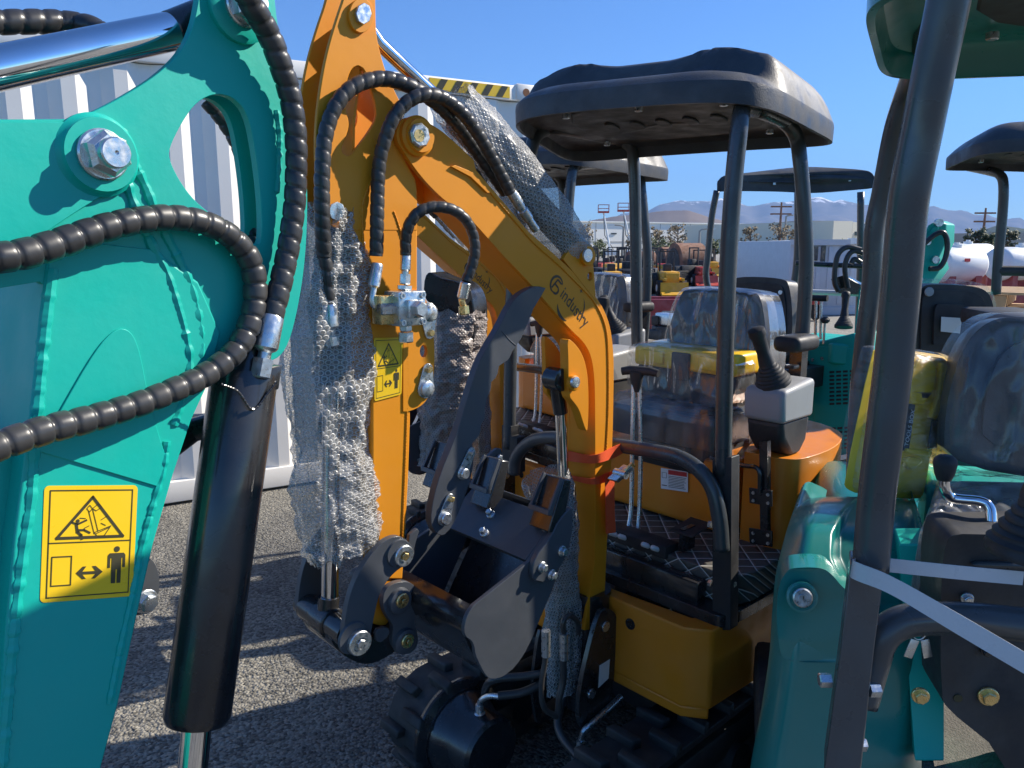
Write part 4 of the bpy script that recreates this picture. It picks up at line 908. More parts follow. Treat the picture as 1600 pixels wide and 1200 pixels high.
# seat box and rear fairing
ft = chaikin([(-.30, -.36, 1), (-.30, .30, 1), (-.31, .33, 1), (-.31, .40), (-.34, .455), (-.62, .46), (-.80, .36), (-.88, .10), (-.88, -.10), (-.80, -.36), (-.62, -.45), (-.34, -.44)], 2)
slab(M1, [(-.28, -.34), (-.28, .26), (-.62, .26), (-.62, -.34)], .80, 1.03, 'seat_box', ORANGE_PL, mo, bev=.018, seg=4)
slab(M1, chaikin([(-.31, .30, 1), (-.31, .42), (-.36, .47), (-.60, .47), (-.82, .38), (-.90, .12), (-.90, -.12), (-.82, -.38), (-.60, -.46), (-.36, -.46), (-.31, -.41), (-.31, -.34, 1), (-.56, -.3, 1), (-.58, .2, 1)], 2), .70, 1.075, 'rear_fairing', ORANGE_PL, mo, bev=.05, seg=6, sharp=60)
MB().box(M1.p(-.275, .02, 1.03), FN, RN, UP, .03, .11, .035, .008).build('seat_bracket', BLACKM, mo)
for b in (-.05, .09): bolt('bracket_bolt', M1.p(-.244, b, 1.022), FN, .009, .007, mo)
# hinge strip and hinges
MB().prism([M1.ha(x, y, -.262) for x, y in ((1186, 690), (1199, 690), (1199, 852), (1188, 852))], -FN*.02).build('hinge_strip', BLACK, mo)
for y in (776, 839):
    hg = MB().prism([M1.ha(x, yy, -.258) for x, yy in ((1170, y-14), (1206, y-9), (1206, y+16), (1171, y+10))], -FN*.006).build('hinge', BLACK, mo, bev=.001)
    for x, yy in ((1177, y-6), (1200, y-3), (1177, y+6), (1200, y+10)): MB().lathe(M1.ha(x, yy, -.257), FN, [(0, .0055), (.003, .005)], 12).build('hinge_screw', ZINC, hg)
MB().tube(crom([M1.ha(x, y, -.255) for x, y in ((1110, 715), (1160, 727), (1180, 730), (1187, 740), (1187, 770))], 6), .007, 8).build('cable', BLACK, mo)
# small white notice
dl = [M1.ha(x, y, -.276) for x, y in ((1033, 731), (1075, 737), (1075, 769), (1033, 763))]
nq = quadmap(dl, FN)
pn = MB().prism([q+FN*.001 for q in dl], -FN*.001).build('notice_label', PAPER, mo)
m_ = MB(); poly(m_, [(.28, .04), (.97, .04), (.97, .26), (.28, .26)], nq, .0018); m_.build('notice_band', REDP, pn, fix=False)
m_ = MB()
for i in range(8): stroke(m_, [(.30, .34+i*.075), (.94-.1*random.random(), .34+i*.075)], .025, nq, .0018)
stroke(m_, [(.05, .2), (.22, .2), (.22, .45), (.05, .45)], .015, nq, .0018, True); stroke(m_, [(.05, .82), (.22, .82)], .04, nq, .0018)
m_.build('notice_text', INK, pn, fix=False)
# seat
seat(M1, -.40, .03, 1.12, mo, SEATM, FILM, w=.205, d=.17, bh=.37, lean=.06)
# ---- canopy frame
PR = .0225
def post(pts, name='canopy_post', r=PR, parent=None, mt=None, n=20):
    return MB().tube(crom([at(*p) for p in pts], 8), r, n).build(name, mt or POST, parent or mo, sharp=180)
post([(1130, 740, 2.0), (1132, 600, 2.0), (1137, 430, 2.005), (1145, 300, 2.01), (1155, 200, 2.02), (1160, 165, 2.05)])
MB().prism([M1.ha(x, y, .012) for x, y in ((1113, 718), (1143, 714), (1141, 985), (1113, 985))], -FN*.04).build('post_socket', BLACKM, mo, bev=.003)
for y in (820, 912):
    for x, s in ((1144, 1), (1112, -1)): MB().hexa(M1.ha(x, y, -.012), RN*s, .010, .010).build('socket_bolt', ZINC, mo, sharp=25)
post([(1240, 640, 2.45), (1250, 560, 2.45), (1257, 470, 2.45), (1260, 400, 2.45), (1256, 320, 2.45), (1250, 250, 2.46), (1243, 212, 2.47), (1222, 188, 2.42), (1180, 170, 2.3)])
post([(796, 700, 2.62), (797, 600, 2.62), (801, 450, 2.62), (815, 320, 2.62), (828, 245, 2.62), (838, 212, 2.65), (860, 200, 2.8)], r=.0225)
post([(1012, 582, 2.9), (1002, 572, 2.98), (996, 545, 3.0), (994, 430, 3.0), (992, 300, 3.0), (989, 245, 3.0), (981, 226, 3.0), (960, 217, 2.98), (862, 198, 2.72)])
post([(1160, 168, 2.06), (1180, 172, 2.3)]); post([(1186, 170, 2.3), (1233, 192, 2.45)])
# front hoop between the posts
MB().tube(crom([M1.ha(x, y, .035) for x, y in ((803, 740), (806, 716), (822, 695), (850, 684), (900, 686), (960, 695), (1015, 704), (1060, 714), (1093, 735), (1114, 765), (1124, 810), (1128, 860))], 8), .021, 20).build('front_hoop', POST, mo, sharp=180)
MB().prism([M1.ha(x, y, .012) for x, y in ((784, 664), (798, 666), (798, 682), (808, 684), (808, 740), (784, 740))], -FN*.04).build('post_socket', BLACKM, mo, bev=.002)
# ---- canopy roof
def canopy(name, FL, FR, RR, RL, parent, mt, H=.085, rim=.05, ribs=True, wflat=.22, step=False):
    P_ = [V(FL), V(FR), V(RR), V(RL)]
    def bl(u, v): return (P_[0]*(1-u)+P_[1]*u)*(1-v)+(P_[3]*(1-u)+P_[2]*u)*v
    def sq(t):      # square -> rounded footprint
        return t
    def top(u, v):
        x, y = u*2-1, v*2-1; k = max(abs(x), abs(y)); l = math.hypot(x, y)
        # squircle footprint
        if l > 1e-6:
            q = (abs(x)**6+abs(y)**6)**(1/6); s = k/max(q, 1e-6); s = 1-(1-s)*1.0; x, y = x*s, y*s
        e = 1-k; hgt = H*(1-(1-min(1, e/wflat))**2.4)
        z = hgt
        if ribs:
            def band(c, w_): t = max(0, 1-abs(x-c)/w_); return t*t*(3-2*t)
            fade = max(0, min(1, (e-.05)/.2))
            z += .020*fade*(band(-.52, .36)+band(.52, .36))+.006*fade
            z = z if not step else z*(1-.68*max(0, min(1, (-y-.52)/.12)))
        drop = -.012*abs(x)**3
        return bl((x+1)/2, (y+1)/2)+UP*(z+drop)
    nu = nv = 56
    # outer shell, then rim down, then inner underside
    m = MB(); m.grid(top, nu, nv)
    per = [(i/nu, 0) for i in range(nu)]+[(1, j/nv) for j in range(nv)]+[(1-i/nu, 1) for i in range(nu)]+[(0, 1-j/nv) for j in range(nv)]
    r0 = [top(u, v) for u, v in per]; c = sum(r0, V((0, 0, 0)))/len(r0)
    def ins(p, f, dz): q = c+(p-c)*f; return V((q.x, q.y, p.z+dz))
    rings = [r0, [ins(p, 1.004, -.012) for p in r0], [ins(p, 1.0, -rim) for p in r0], [ins(p, .975, -rim) for p in r0], [ins(p, .965, -rim*.35) for p in r0], [ins(p, .90, -rim*.1) for p in r0], [ins(p, .5, .0) for p in r0], [ins(p, .02, .0) for p in r0]]
    m.rings(rings, True, False)
    o = m.build(name, mt, parent, sharp=50)
    # moulded underside panel
    mm = MB(); ax = (P_[1]-P_[0]).normalized(); ay = (P_[3]-P_[0]).normalized(); cc = V((c.x, c.y, c.z-.004))
    mm.prism([bl(u, v)-UP*.018 for u, v in chaikin([(.16, .14), (.84, .14), (.84, .86), (.16, .86)], 2)], UP*.02); mm.build('roof_lining', BLACKM, o, bev=.008)
    for i in range(5):
        u = .3+i*.1; MB().prism([bl(u+x*.022, .5+y*.07)-UP*.0185 for x, y in chaikin([(-1, -1), (1, -1), (1, 1), (-1, 1)], 2)], -UP*.006).build('lining_boss', BLACKM, o, bev=.002)
    for u, v in ((.2, .22), (.8, .22), (.2, .8), (.8, .8), (.5, .2)): MB().hexa(bl(u, v)-UP*.02, -UP, .012, .014).build('roof_bolt', ZINC, o, sharp=25)
    return o
zr = .050
canopy('canopy_roof', hz(783, 180, 2.07)+UP*zr, hz(1190, 148, 2.055)+UP*zr, hz(1322, 222, 2.03)+UP*zr, hz(893, 251, 2.03)+UP*zr, mo, PLAST, H=.10, rim=.055, step=True, wflat=.17)
# ---- consoles with joysticks
def joystick(fr, base_p, tip_p, parent, s=1.0, mt=None):
    d = (tip_p-base_p).normalized(); L = (tip_p-base_p).length
    pr = [(0, .046*s), (.008*s, .048*s)]
    k = .010*s
    for i in range(6):
        r = (.046-.0048*i)*s; pr += [(k, r), (k+.005*s, r*1.02), (k+.009*s, r*.90)]; k += .0092*s
    pr += [(k, .021*s), (k+.02*s, .017*s)]
    j = MB().lathe(base_p, d, pr, 32).build('joystick_boot', BLACKM, parent, sharp=60)
    MB().lathe(base_p+d*k, d, [(0, .022*s), ((L-k)*.2, .019*s), ((L-k)*.3, .017*s), ((L-k)*.72, .019*s), ((L-k)*.80, .023*s), ((L-k)*.95, .022*s), (L-k, .010*s)], 28).build('joystick_grip', BLACKM, j, sharp=60)
    return j
def console(fr, a, b, z0, z1, parent, hw=.075, hl=.12):
    sh_ = [(-hl*.85, z0+.035), (-hl*.45, z0), (hl*.35, z0), (hl*.85, z0+.05), (hl, z1-.09), (-hl, z1-.09)]
    low = MB().prism([fr.p(a+x, b+hw*.96, z) for x, z in sh_], -fr.R*hw*1.92).build('console_body', BLACKM, parent, bev=.018, seg=4)
    up_ = [(-hl*1.02, z1-.095), (hl*1.05, z1-.095), (hl*1.12, z1-.02), (hl*.95, z1+.006), (-hl*1.02, z1+.024)]
    MB().prism([fr.p(a+x, b+hw*1.06, z) for x, z in up_], -fr.R*hw*2.12).build('console_cover', LGREY, parent, bev=.014, seg=4)
    return low
console(M1, -.385, .365, 1.075, 1.278, mo, hw=.062, hl=.092)
joystick(M1, M1.p(-.345, .365, 1.288), at(1180, 512, 2.24), mo, 1.12)
MB().box(M1.p(-.46, .36, 1.33), FN, RN, UP, .018, .016, .006, .003).build('rocker_switch', BLACK, mo)
MB().box(M1.p(-.50, .35, 1.40), FN, RN, UP, .075, .045, .025, .02, 4).build('armrest', BLACKM, mo)
MB().box(M1.p(-.52, .35, 1.34), FN, RN, UP, .02, .02, .05).build('armrest_bracket', BLACK, mo)
MB().box(M1.p(-.40, .34, 1.04), FN, RN, UP, .022, .022, .10).build('console_stand', BLACK, mo)
console(M1, -.42, -.36, 1.10, 1.30, mo, hw=.07, hl=.12)
joystick(M1, M1.p(-.37, -.36, 1.315), at(944, 465, 2.86), mo, 1.1)
# travel levers
tb = M1.p(-.17, .03, .84)
for k, (x1, x2, x3) in enumerate(((990, 988, 978), (998, 1001, 995))):
    MB().tube(crom([at(x1, 590, 2.40), at(x2, 700, 2.38), at(x2-2, 795, 2.36), at(x3, 845, 2.33), at(x3-1, 868, 2.32)], 8), .0075, 12).build('travel_lever', ZINC, mo, sharp=180)
MB().tube([at(972, 580, 2.42), at(985, 578, 2.41), at(1015, 580, 2.38), at(1029, 584, 2.36)], [.013, .0145, .0145, .012], 16).build('lever_handle', BLACKM, mo)
MB().tube([at(995, 580, 2.40), at(994, 612, 2.40)], [.024, .013], 16).build('lever_handle', BLACKM, mo)
# ---- swing bracket and undercarriage
sb = chaikin([(921, 1014), (933, 968), (942, 950), (956, 952), (966, 965), (962, 1020), (957, 1100), (912, 1150), (903, 1120), (908, 1070)], 2)
for b in (.145, -.03): MB().prism(pl(sb, b) if b > .1 else [p-RN*.175 for p in pl(sb, .145)], -RN*.016).build('swing_bracket', BLACK, mo, bev=.0015)
for x, y in ((946, 979), (924, 1084)): MB().lathe(h(x, y, .146), RN, [(0, .016), (.004, .015)], 24).build('bracket_pin', ZINC, mo)
MB().prism([h(x, y, .1465) for x, y in ((937, 1040), (953, 1030), (951, 1060), (935, 1075))], -RN*.0008).build('part_label', PAPER, mo)
MB().lathe(M1.p(.12, .05, .30), UP, [(0, .07), (.38, .07)], 24).build('swing_post', BLACK, mo)
MB().box(M1.p(-.05, .05, .48), FN, RN, UP, .15, .09, .06, .01).build('swing_base', BLACK, mo)
MB().lathe(M1.p(-.42, 0, .40), UP, [(0, .26), (.06, .26), (.06, .22), (.27, .22)], 40).build('slew_ring', BLACKM, mo)
MB().box(M1.p(-.42, 0, .30), FN, RN, UP, .34, .22, .10, .02).build('undercarriage_frame', BLACKM, mo)
def track(fr, b, parent, a0=-1.12, a1=.395, r=.17, w=.09, lugs=60, zc=.185):
    def loop(rr, n):
        L1 = a1-a0; per = 2*L1+2*math.pi*rr; out = []
        for i in range(n):
            s = per*i/n
            if s < L1: out.append((a0+s, zc+rr, (1, 0)))
            elif s < L1+math.pi*rr: t = (s-L1)/rr; out.append((a1+rr*math.sin(t), zc+rr*math.cos(t), (math.cos(t), -math.sin(t))))
            elif s < 2*L1+math.pi*rr: out.append((a1-(s-L1-math.pi*rr), zc-rr, (-1, 0)))
            else: t = (s-2*L1-math.pi*rr)/rr; out.append((a0-rr*math.sin(t), zc-rr*math.cos(t), (-math.cos(t), math.sin(t))))
        return out
    lo, li = loop(r-.018, 72), loop(r-.04, 72)
    m = MB(); vs = []; n = len(lo)
    for q in (lo, li):
        for s in (1, -1): vs += [fr.p(a, b+s*w, z) for a, z, _ in q]
    fs = []
    for i in range(n):
        j = (i+1) % n; fs += [(i, j, n+j, n+i), (2*n+i, 3*n+i, 3*n+j, 2*n+j), (i, 2*n+i, 2*n+j, j), (n+i, n+j, 3*n+j, 3*n+i)]
    m.add(vs, fs)
    for i, (a, z, (tx, tz)) in enumerate(loop(r-.008, lugs)):
        T = fr.F*tx+UP*tz; Nn = T.cross(fr.R).normalized(); off = .5*w if i % 2 else -.5*w
        if Nn.dot(fr.p(a, b, z)-fr.p((a0+a1)/2, b, zc)) < 0 and False: Nn = -Nn
        m.box(fr.p(a, b+off, z), (T+fr.R*(.25 if i % 2 else -.25)).normalized(), fr.R, Nn, .016, .54*w, .016, .004)
    m.build('rubber_track', RUBBER, parent, bev=.003)
    for a in (a0, a1):
        m = MB().lathe(fr.p(a, b-w*.8, zc), fr.R, [(0, r-.05), (.02, r-.045), (w*1.6-.02, r-.045), (w*1.6, r-.05)], 36); m.build('track_wheel', BLACKM, parent, sharp=40)
    for i in range(4):
        a = a0+(a1-a0)*(i+1)/5; MB().lathe(fr.p(a, b-w*.8, zc-.07), fr.R, [(0, .055), (w*1.6, .055)], 24).build('track_roller', BLACKM, parent)
    MB().box(fr.p((a0+a1)/2, b, zc), fr.F, fr.R, UP, (a1-a0)/2-.1, w*.55, .05, .01).build('track_frame', BLACKM, parent)
for b in (-.33, .33): track(M1, b, mo)
# drive motor of the left track with hoses
mc = M1.p(.395, -.24, .185)
MB().lathe(mc-RN*.02, RN, [(0, .165), (.012, .168), (.018, .165), (.03, .14), (.034, .14)], 44).build('drive_cover', BLACK, mo, sharp=35)
MB().lathe(mc+RN*.01, RN, [(0, .135), (.02, .135), (.06, .11), (.14, .105), (.15, .095)], 36).build('drive_motor', BLACK, mo, sharp=35)
for k in range(6): MB().hexa(mc+RN*.028+(FN*math.cos(k*math.pi/3+.4)+UP*math.sin(k*math.pi/3+.4))*.12, RN, .009, .010).build('motor_bolt', ZINC, mo, sharp=25)
p0 = mc+RN*.10+UP*.10
MB().lathe(p0-UP*.01, UP, [(0, .024), (.012, .022), (.02, .014), (.045, .012)], 18).build('motor_fitting', ZINC, mo, sharp=35)
MB().tube(crom([p0+UP*.03, p0+UP*.055+RN*.01, p0+UP*.075+RN*.035-FN*.01, p0+UP*.085+RN*.07-FN*.02], 8), .009, 12).build('motor_fitting', ZINC, mo)
MB().tube(crom([p0+UP*.085+RN*.065-FN*.02, p0+UP*.10+RN*.12-FN*.08, p0+UP*.13+RN*.16-FN*.2, p0+UP*.12+RN*.18-FN*.35], 8), .013, 14).build('hydraulic_hose', HOSE, mo)
MB().tube(crom([p0+UP*.03-FN*.02, p0+UP*.09-FN*.02+RN*.01, p0+UP*.13+RN*.05-FN*.03, p0+UP*.15+RN*.14-FN*.12, p0+UP*.16+RN*.2-FN*.3], 8), .012, 14).build('hydraulic_hose', HOSE, mo)
# hoses at the boom foot
for pts in ([(853, 990), (852, 1030), (846, 1070), (850, 1105), (870, 1120)], [(880, 1022), (880, 1060), (874, 1090), (872, 1115)], [(882, 1000), (880, 972), (890, 962), (902, 972), (904, 990)]):
    MB().tube(crom([h(x, y, .12) for x, y in pts], 8), .010 if pts[0][1] > 1001 else .008, 12).build('hydraulic_hose', HOSE, mo)
for x, y0, y1 in ((853, 985, 1025), (881, 990, 1030)):
    MB().tube([h(x, y0, .122), h(x, y1, .122)], .0125, 16).build('hose_fitting', ZINC, mo)
MB().tube(crom([M1.p(.35, .25, .30), M1.p(.30, .10, .32), M1.p(.2, .05, .40)], 8), .012, 12).build('hydraulic_hose', HOSE, mo)
# second fitting in the lower middle
fp = at(908, 1170, 2.02)
MB().lathe(fp-UP*.03, UP, [(0, .03), (.02, .028), (.03, .016), (.06, .014)], 18).build('motor_fitting', ZINC, mo, sharp=35)
MB().tube(crom([fp+UP*.03, fp+UP*.06+V((.01, 0, 0)), fp+UP*.075+V((.04, .02, 0)), fp+UP*.09+V((.13, .12, 0))], 8), .010, 12).build('motor_fitting', ZINC, mo)
# black blade arms under the boom
MB().prism([M1.hb(x, y, -.02) for x, y in chaikin([(836, 1030), (843, 985), (850, 985), (850, 1060), (846, 1130), (838, 1130), (832, 1080)], 1)], -RN*.012).build('blade_arm', BLACK, mo, bev=.001)
# ---- things on the orange machine
tb1 = thing('tool_box', 'black tool box with yellow lid in clear film on the orange excavator seat', 'tool box', M1.p(-.46, .03, 1.17), 'tool boxes left on the seats')
def fbox(fr, a, b, z, ha_, hb_, hz__, name, mt, parent, bev, seg=3, mk=None):
    return MB().box(fr.p(a, b, z), fr.F, fr.R, UP, ha_, hb_, hz__, bev, seg).build(name, mt, parent)
bx = fbox(M1, -.43, .03, 1.235, .075, .19, .055, 'box_body', BLACKM, tb1, .012)
ld_ = fbox(M1, -.43, .03, 1.325, .080, .20, .036, 'lid', YEL2, tb1, .014)
for b in (-.09, .15): fbox(M1, -.348, b, 1.325, .008, .05, .022, 'lid_rib', YEL2, ld_, .005)
fbox(M1, -.352, .03, 1.305, .012, .035, .045, 'latch', BLACKM, tb1, .004)
ff = chaikin([(-.19, 1.17), (.20, 1.165), (.235, 1.24), (.238, 1.375), (-.185, 1.38), (-.20, 1.30)], 2)
crinkle(dense([M1.p(-.352, b, z) for b, z in ff], 5), FN, .022, .010, 'film', FILM3, tb1, 4, 34, .10)
# orange tie down strap round the boom
st = thing('ratchet_strap', 'orange webbing strap with metal ratchet tied round the boom and the front hoop', 'strap', h(930, 760, .1))
def band(pts, name, mt, parent, th=.0018, it=8):
    P_ = crom([V(p[0]) for p in pts], it); W_ = crom([V(p[1]) for p in pts], it); rg = []
    for i, (p, w_) in enumerate(zip(P_, W_)):
        d = (P_[min(i+1, len(P_)-1)]-P_[max(0, i-1)]).normalized(); n_ = d.cross(w_).normalized()*th/2; rg.append([p-n_, p+n_, p+w_+n_, p+w_-n_])
    return MB().rings(rg).build(name, mt, parent, sharp=30)
def B2(*pts, b=BB): return [(h(x, y0, bb), h(x2, y1, bb)-h(x, y0, bb)) for x, y0, x2, y1, bb in pts]
f0 = M1.hb(929, 712, BB+.003)
def bz(px, py, b=None, a=None, off=0):
    return h(px, py, b) if a is None else M1.ha(px, py, a)
aF = (h(928, 720, BB)-M1.o).dot(FN)+.004
band([(M1.ha(872, 702, aF), M1.ha(872, 718, aF)-M1.ha(872, 702, aF)), (M1.ha(886, 704, aF), M1.ha(886, 720, aF)-M1.ha(886, 704, aF)), (h(927, 711, BB+.004), h(927, 724, BB+.004)-h(927, 711, BB+.004)), (h(958, 698, BB+.004), h(958, 716, BB+.004)-h(958, 698, BB+.004)), (at(975, 692, 2.2), at(976, 706, 2.2)-at(975, 692, 2.2)), (at(992, 691, 2.28), at(985, 700, 2.28)-at(992, 691, 2.28))], 'webbing', STRAPO, st)
band([(M1.ha(886, 741, aF), M1.ha(886, 747, aF)-M1.ha(886, 741, aF)), (M1.ha(905, 745, aF), M1.ha(905, 753, aF)-M1.ha(905, 745, aF)), (h(928, 747, BB+.004), h(928, 757, BB+.004)-h(928, 747, BB+.004)), (h(950, 738, BB+.012), h(950, 752, BB+.012)-h(950, 738, BB+.012)), (at(965, 733, 2.06), at(965, 745, 2.06)-at(965, 733, 2.06))], 'webbing', STRAPO, st)
band([(h(945, 740, BB+.018), h(960, 738, BB+.018)-h(945, 740, BB+.018)), (h(946, 790, BB+.02), h(960, 790, BB+.02)-h(946, 790, BB+.02)), (h(947, 834, BB+.02), h(962, 832, BB+.02)-h(947, 834, BB+.02))], 'webbing', STRAPO, st)
rc = at(970, 740, 2.05); ra = (at(984, 727, 2.05)-at(958, 750, 2.05)).normalized()
MB().box(rc, ra, RN, ra.cross(RN), .030, .016, .009, .003).build('ratchet_frame', ZINC, st)
MB().lathe(rc-RN*.02, RN, [(0, .012), (.04, .012)], 18).build('ratchet_spool', ZINC, st)
MB().box(rc+ra*.018+RN*.01, (ra+UP*.3).normalized(), RN, ra.cross(RN), .022, .004, .012, .002).build('ratchet_handle', BRASS, st)
# ---- bubble wrap
G = 'sheets of bubble wrap taped round the cylinders'
def wrapthing(label, axis, radf, mt=BUB, **kw):
    w_ = wrap('bubble_wrap', None, axis, radf, mt, **kw); tag(w_, label, 'bubble wrap', G); return recentre(w_)
w1_ = wrapthing('tall bubble wrap sleeve hanging round the cylinder in front of the orange arm', [h(520, 328, FO), h(520, 430, FO), h(516, 560, FO), h(520, 700, FO), h(527, 790, FO+.02), h(540, 862, FO+.03)],
    lambda t: (.052+.028*math.sin(t*3.1)+.018*t+(.022*math.exp(-((t-.45)/.10)**2))+.012*math.sin(9*t), .05+.018*math.sin(t*3.1)), rough_=.013, uvs=(36, 80), seed=1)
w2_ = wrapthing('bubble wrap sleeve on the inclined cylinder above the orange boom', [h(708, 160, .05), h(770, 230, .052), h(830, 305, .055), (h(880, 372, .055)), h(905, 404, .055)],
    lambda t: (.056+.012*math.sin(t*3.1)-.016*max(0, t-.85)*6, .05+.012*math.sin(t*3.1)-.016*max(0, t-.85)*6), rough_=.004, uvs=(38, 58), seed=2)
w3_ = wrapthing('bubble wrap sleeve round the lower cylinder between the bucket teeth and orange boom', [h(853, 742, .03), h(866, 800, .035), h(874, 880, .04), h(880, 960, .045), h(882, 1075, .045)],
    lambda t: (.070-.018*t+.01*math.sin(t*8), .062-.018*t), rough_=.007, uvs=(38, 60), seed=3)
# ================================================================ TEAL EXCAVATOR, RIGHT FOREGROUND
t2 = thing('mini_excavator', 'teal mini excavator at right foreground with open cab, grey roof posts and lockable filler flap', 'excavator', (1.0, 1.35, 0), 'mini excavators parked in the lot')
def ap(pts, Y=None): return [at(*p) for p in pts]
# hood as a lofted, rounded shell
rows = [(776, 1290, 1415, 1.66), (779, 1268, 1424, 1.58), (790, 1250, 1432, 1.47), (815, 1234, 1440, 1.385), (850, 1223, 1446, 1.33), (900, 1211, 1450, 1.28), (960, 1205, 1452, 1.25), (1030, 1200, 1452, 1.23), (1110, 1188, 1448, 1.22), (1250, 1164, 1442, 1.21), (1500, 1140, 1442, 1.20)]
def hood(u, v):
    k = v*(len(rows)-1); i = min(len(rows)-2, int(k)); f = k-i; a = rows[max(0, i-1)]; b = rows[i]; c = rows[i+1]; d = rows[min(len(rows)-1, i+2)]
    y, xl, xr, Y = (.5*((2*q1)+(-q0+q2)*f+(2*q0-5*q1+4*q2-q3)*f*f+(-q0+3*q1-3*q2+q3)*f**3) for q0, q1, q2, q3 in zip(a, b, c, d))
    sc2 = min(1, .10+v*1.3)
    # u: 0..1 across with the sides wrapping away; outer 12% are side walls
    if u < .12: t = u/.12; P = at(xl, y, Y+.10); return P+V((.36, .75, 0))*.62*sc2*(1-t)
    if u > .88: t = (1-u)/.12; P = at(xr, y, Y+.05); return P+V((.30, .75, 0))*.55*sc2*(1-t)
    s = (u-.12)/.76; e = min(s, 1-s)*2; bulge = (1-(1-min(1, e/.42))**2.5)
    off = .10*(1-s)**2.0 if s < .5 else .10*(1-s)**2.0+.05*(2*s-1)**3
    Yf = Y+(.10*(1-s)+.05*s)*(1-bulge)+0.0
    bx = [(770, 1342), (800, 1314), (835, 1298), (870, 1297), (905, 1312), (935, 1340), (965, 1372), (1000, 1420), (9999, 1420)]
    for (ya, xa), (yb, xb) in zip(bx, bx[1:]):
        if y <= yb: bxx = xa+(xb-xa)*max(0, (y-ya)/(yb-ya)); break
    def ss(t): t = max(0, min(1, t)); return t*t*(3-2*t)
    X_ = xl+(xr-xl)*s; Yf += .040*ss((X_-bxx)/16)*ss((975-y)/30)*ss((1-s)/.06)
    return at(X_, y, Yf)
MB().grid(hood, 120, 90).build('hood', TEAL_G, t2, sharp=180, fix=True)
# filler flap with lock
fl = chaikin([(1228, 893), (1238, 887), (1283, 886), (1300, 897), (1318, 920), (1345, 935), (1360, 945), (1360, 1034), (1240, 1036), (1222, 1028), (1216, 1000), (1213, 960), (1216, 915)], 3)
flp = [at(p[0], p[1], 1.225+.0004*max(0, (1000-p[1]))*.5+.00035*max(0, 1260-p[0])) for p in fl]
flap = MB().prism(flp, V((.02, .06, 0))).build('filler_flap', TEAL_G, t2, bev=.008, seg=4)
lc = at(1253, 933, 1.232); ln = (V((-.15, -1, .25))).normalized()
MB().lathe(lc+ln*.0, ln, [(-.004, .026), (.003, .026), (.004, .022), (.0015, .019)], 32).build('lock_recess', TEAL_G, flap, sharp=40)
lk_ = MB().lathe(lc+ln*.001, ln, [(0, .0165), (.006, .0165), (.008, .014), (.008, .0075), (.0095, .007), (.0095, .0003)], 32).build('lock_cylinder', ZINC, flap, sharp=30)
MB().box(lc+ln*.0105, V((0.1, 0, 1)).normalized(), V((1, 0, -.1)).normalized(), ln, .004, .0008, .0004).build('keyhole', INK, lk_)
# posts
MB().tube(crom([at(*p) for p in ((1360, 890, .985), (1370, 775, .985), (1383, 670, .98), (1396, 566, .98), (1408, 440, .975), (1416, 345, .97), (1424, 285, .965), (1441, 200, .96), (1461, 100, .95), (1481, 5, .94), (1503, -120, .93))], 8), .0235, 28).build('roof_post', POST, t2, sharp=180)
MB().prism([at(x, y, Yq) for x, y, Yq in ((1329, 880, .975), (1383, 888, .985), (1367, 1010, .975), (1345, 1210, .95), (1287, 1210, .94), (1314, 1010, .965))], V((.02, .05, 0))).build('post_socket', POST, t2, bev=.004, seg=3)
MB().tube(crom([at(*p) for p in ((1336, 760, 1.95), (1341, 640, 1.95), (1350, 540, 1.95), (1362, 440, 1.95), (1366, 360, 1.95), (1378, 300, 1.94), (1398, 200, 1.9), (1425, 118, 1.80), (1468, -10, 1.42), (1500, -90, 1.25))], 8), .0235, 24).build('roof_post', POST, t2, sharp=180)
for x, y in ((1293, 1063), (1362, 1078), (1340, 1163)):
    s = -1 if x < 1300 else 1
    MB().hexa(at(x-s*5, y, .975), V((s, .1, -.05)).normalized(), .010, .016).build('socket_bolt', ZINC, t2, sharp=25)
# hoop bar to the right
MB().tube(crom([at(*p) for p in ((1345, 1100, 1.02), (1362, 1040, 1.03), (1378, 995, 1.03), (1410, 972, 1.03), (1460, 966, 1.02), (1520, 968, 1.0), (1600, 976, .98), (1760, 990, .95))], 8), .0235, 24).build('hoop_bar', POST, t2, sharp=180)
# teal roof seen from below
z2 = 2.06
A0 = hz(1381, 112, z2); B0 = V((A0.x-.33, A0.y-.62, z2)); C0_ = A0+V((1.0, -.12, 0)); D0 = B0+V((1.0, -.12, 0))
B0 = hit(1392, 5, V((0, 0, z2)), UP) if False else B0
canopy('canopy_roof', B0+UP*.06, D0+UP*.06, C0_+UP*.06, A0+UP*.06, t2, TEAL_G, H=.07, rim=.075, ribs=False)
# seat, film
F2 = Frame((1.25, 1.75), (-.30, -.95))
sc_ = F2
bo = at(1562, 730, 1.60)
SR = V((.96, -.28, 0)).normalized(); SU = V((.03, .10, 1)).normalized(); SN = -(SU.cross(SR)).normalized()
if SN.dot(CAM-bo) < 0: SN = -SN
bp_ = chaikin([(-.115, -.01), (-.125, .12), (-.10, .26), (-.055, .315), (.0, .325), (.20, .325), (.27, .27), (.30, .10), (.29, -.01)], 2)
s2 = MB().prism([bo+SR*x+SU*y+SN*.04 for x, y in bp_], -SN*.09).build('backrest', SEATM, t2, bev=.03, seg=4)
MB().prism([bo+SR*(.09+(x-.09)*.68)+SU*(.16+(y-.16)*.7)+SN*.055 for x, y in bp_], -SN*.05).build('backrest_pad', SEATM, s2, bev=.015, seg=3)
wr = film('clear_film_seat', .08, rough=.16, gc=.04, scale=9, stretch=(1.4, 1.4, .5), wh=.35, strength=.5, dist=.004)
crinkle(dense([bo+SR*(.09+(x-.09)*1.06)+SU*(.15+(y-.15)*1.05)+SN*.045 for x, y in bp_], 6), SN, .04, .012, 'plastic_cover', wr, s2, 3)
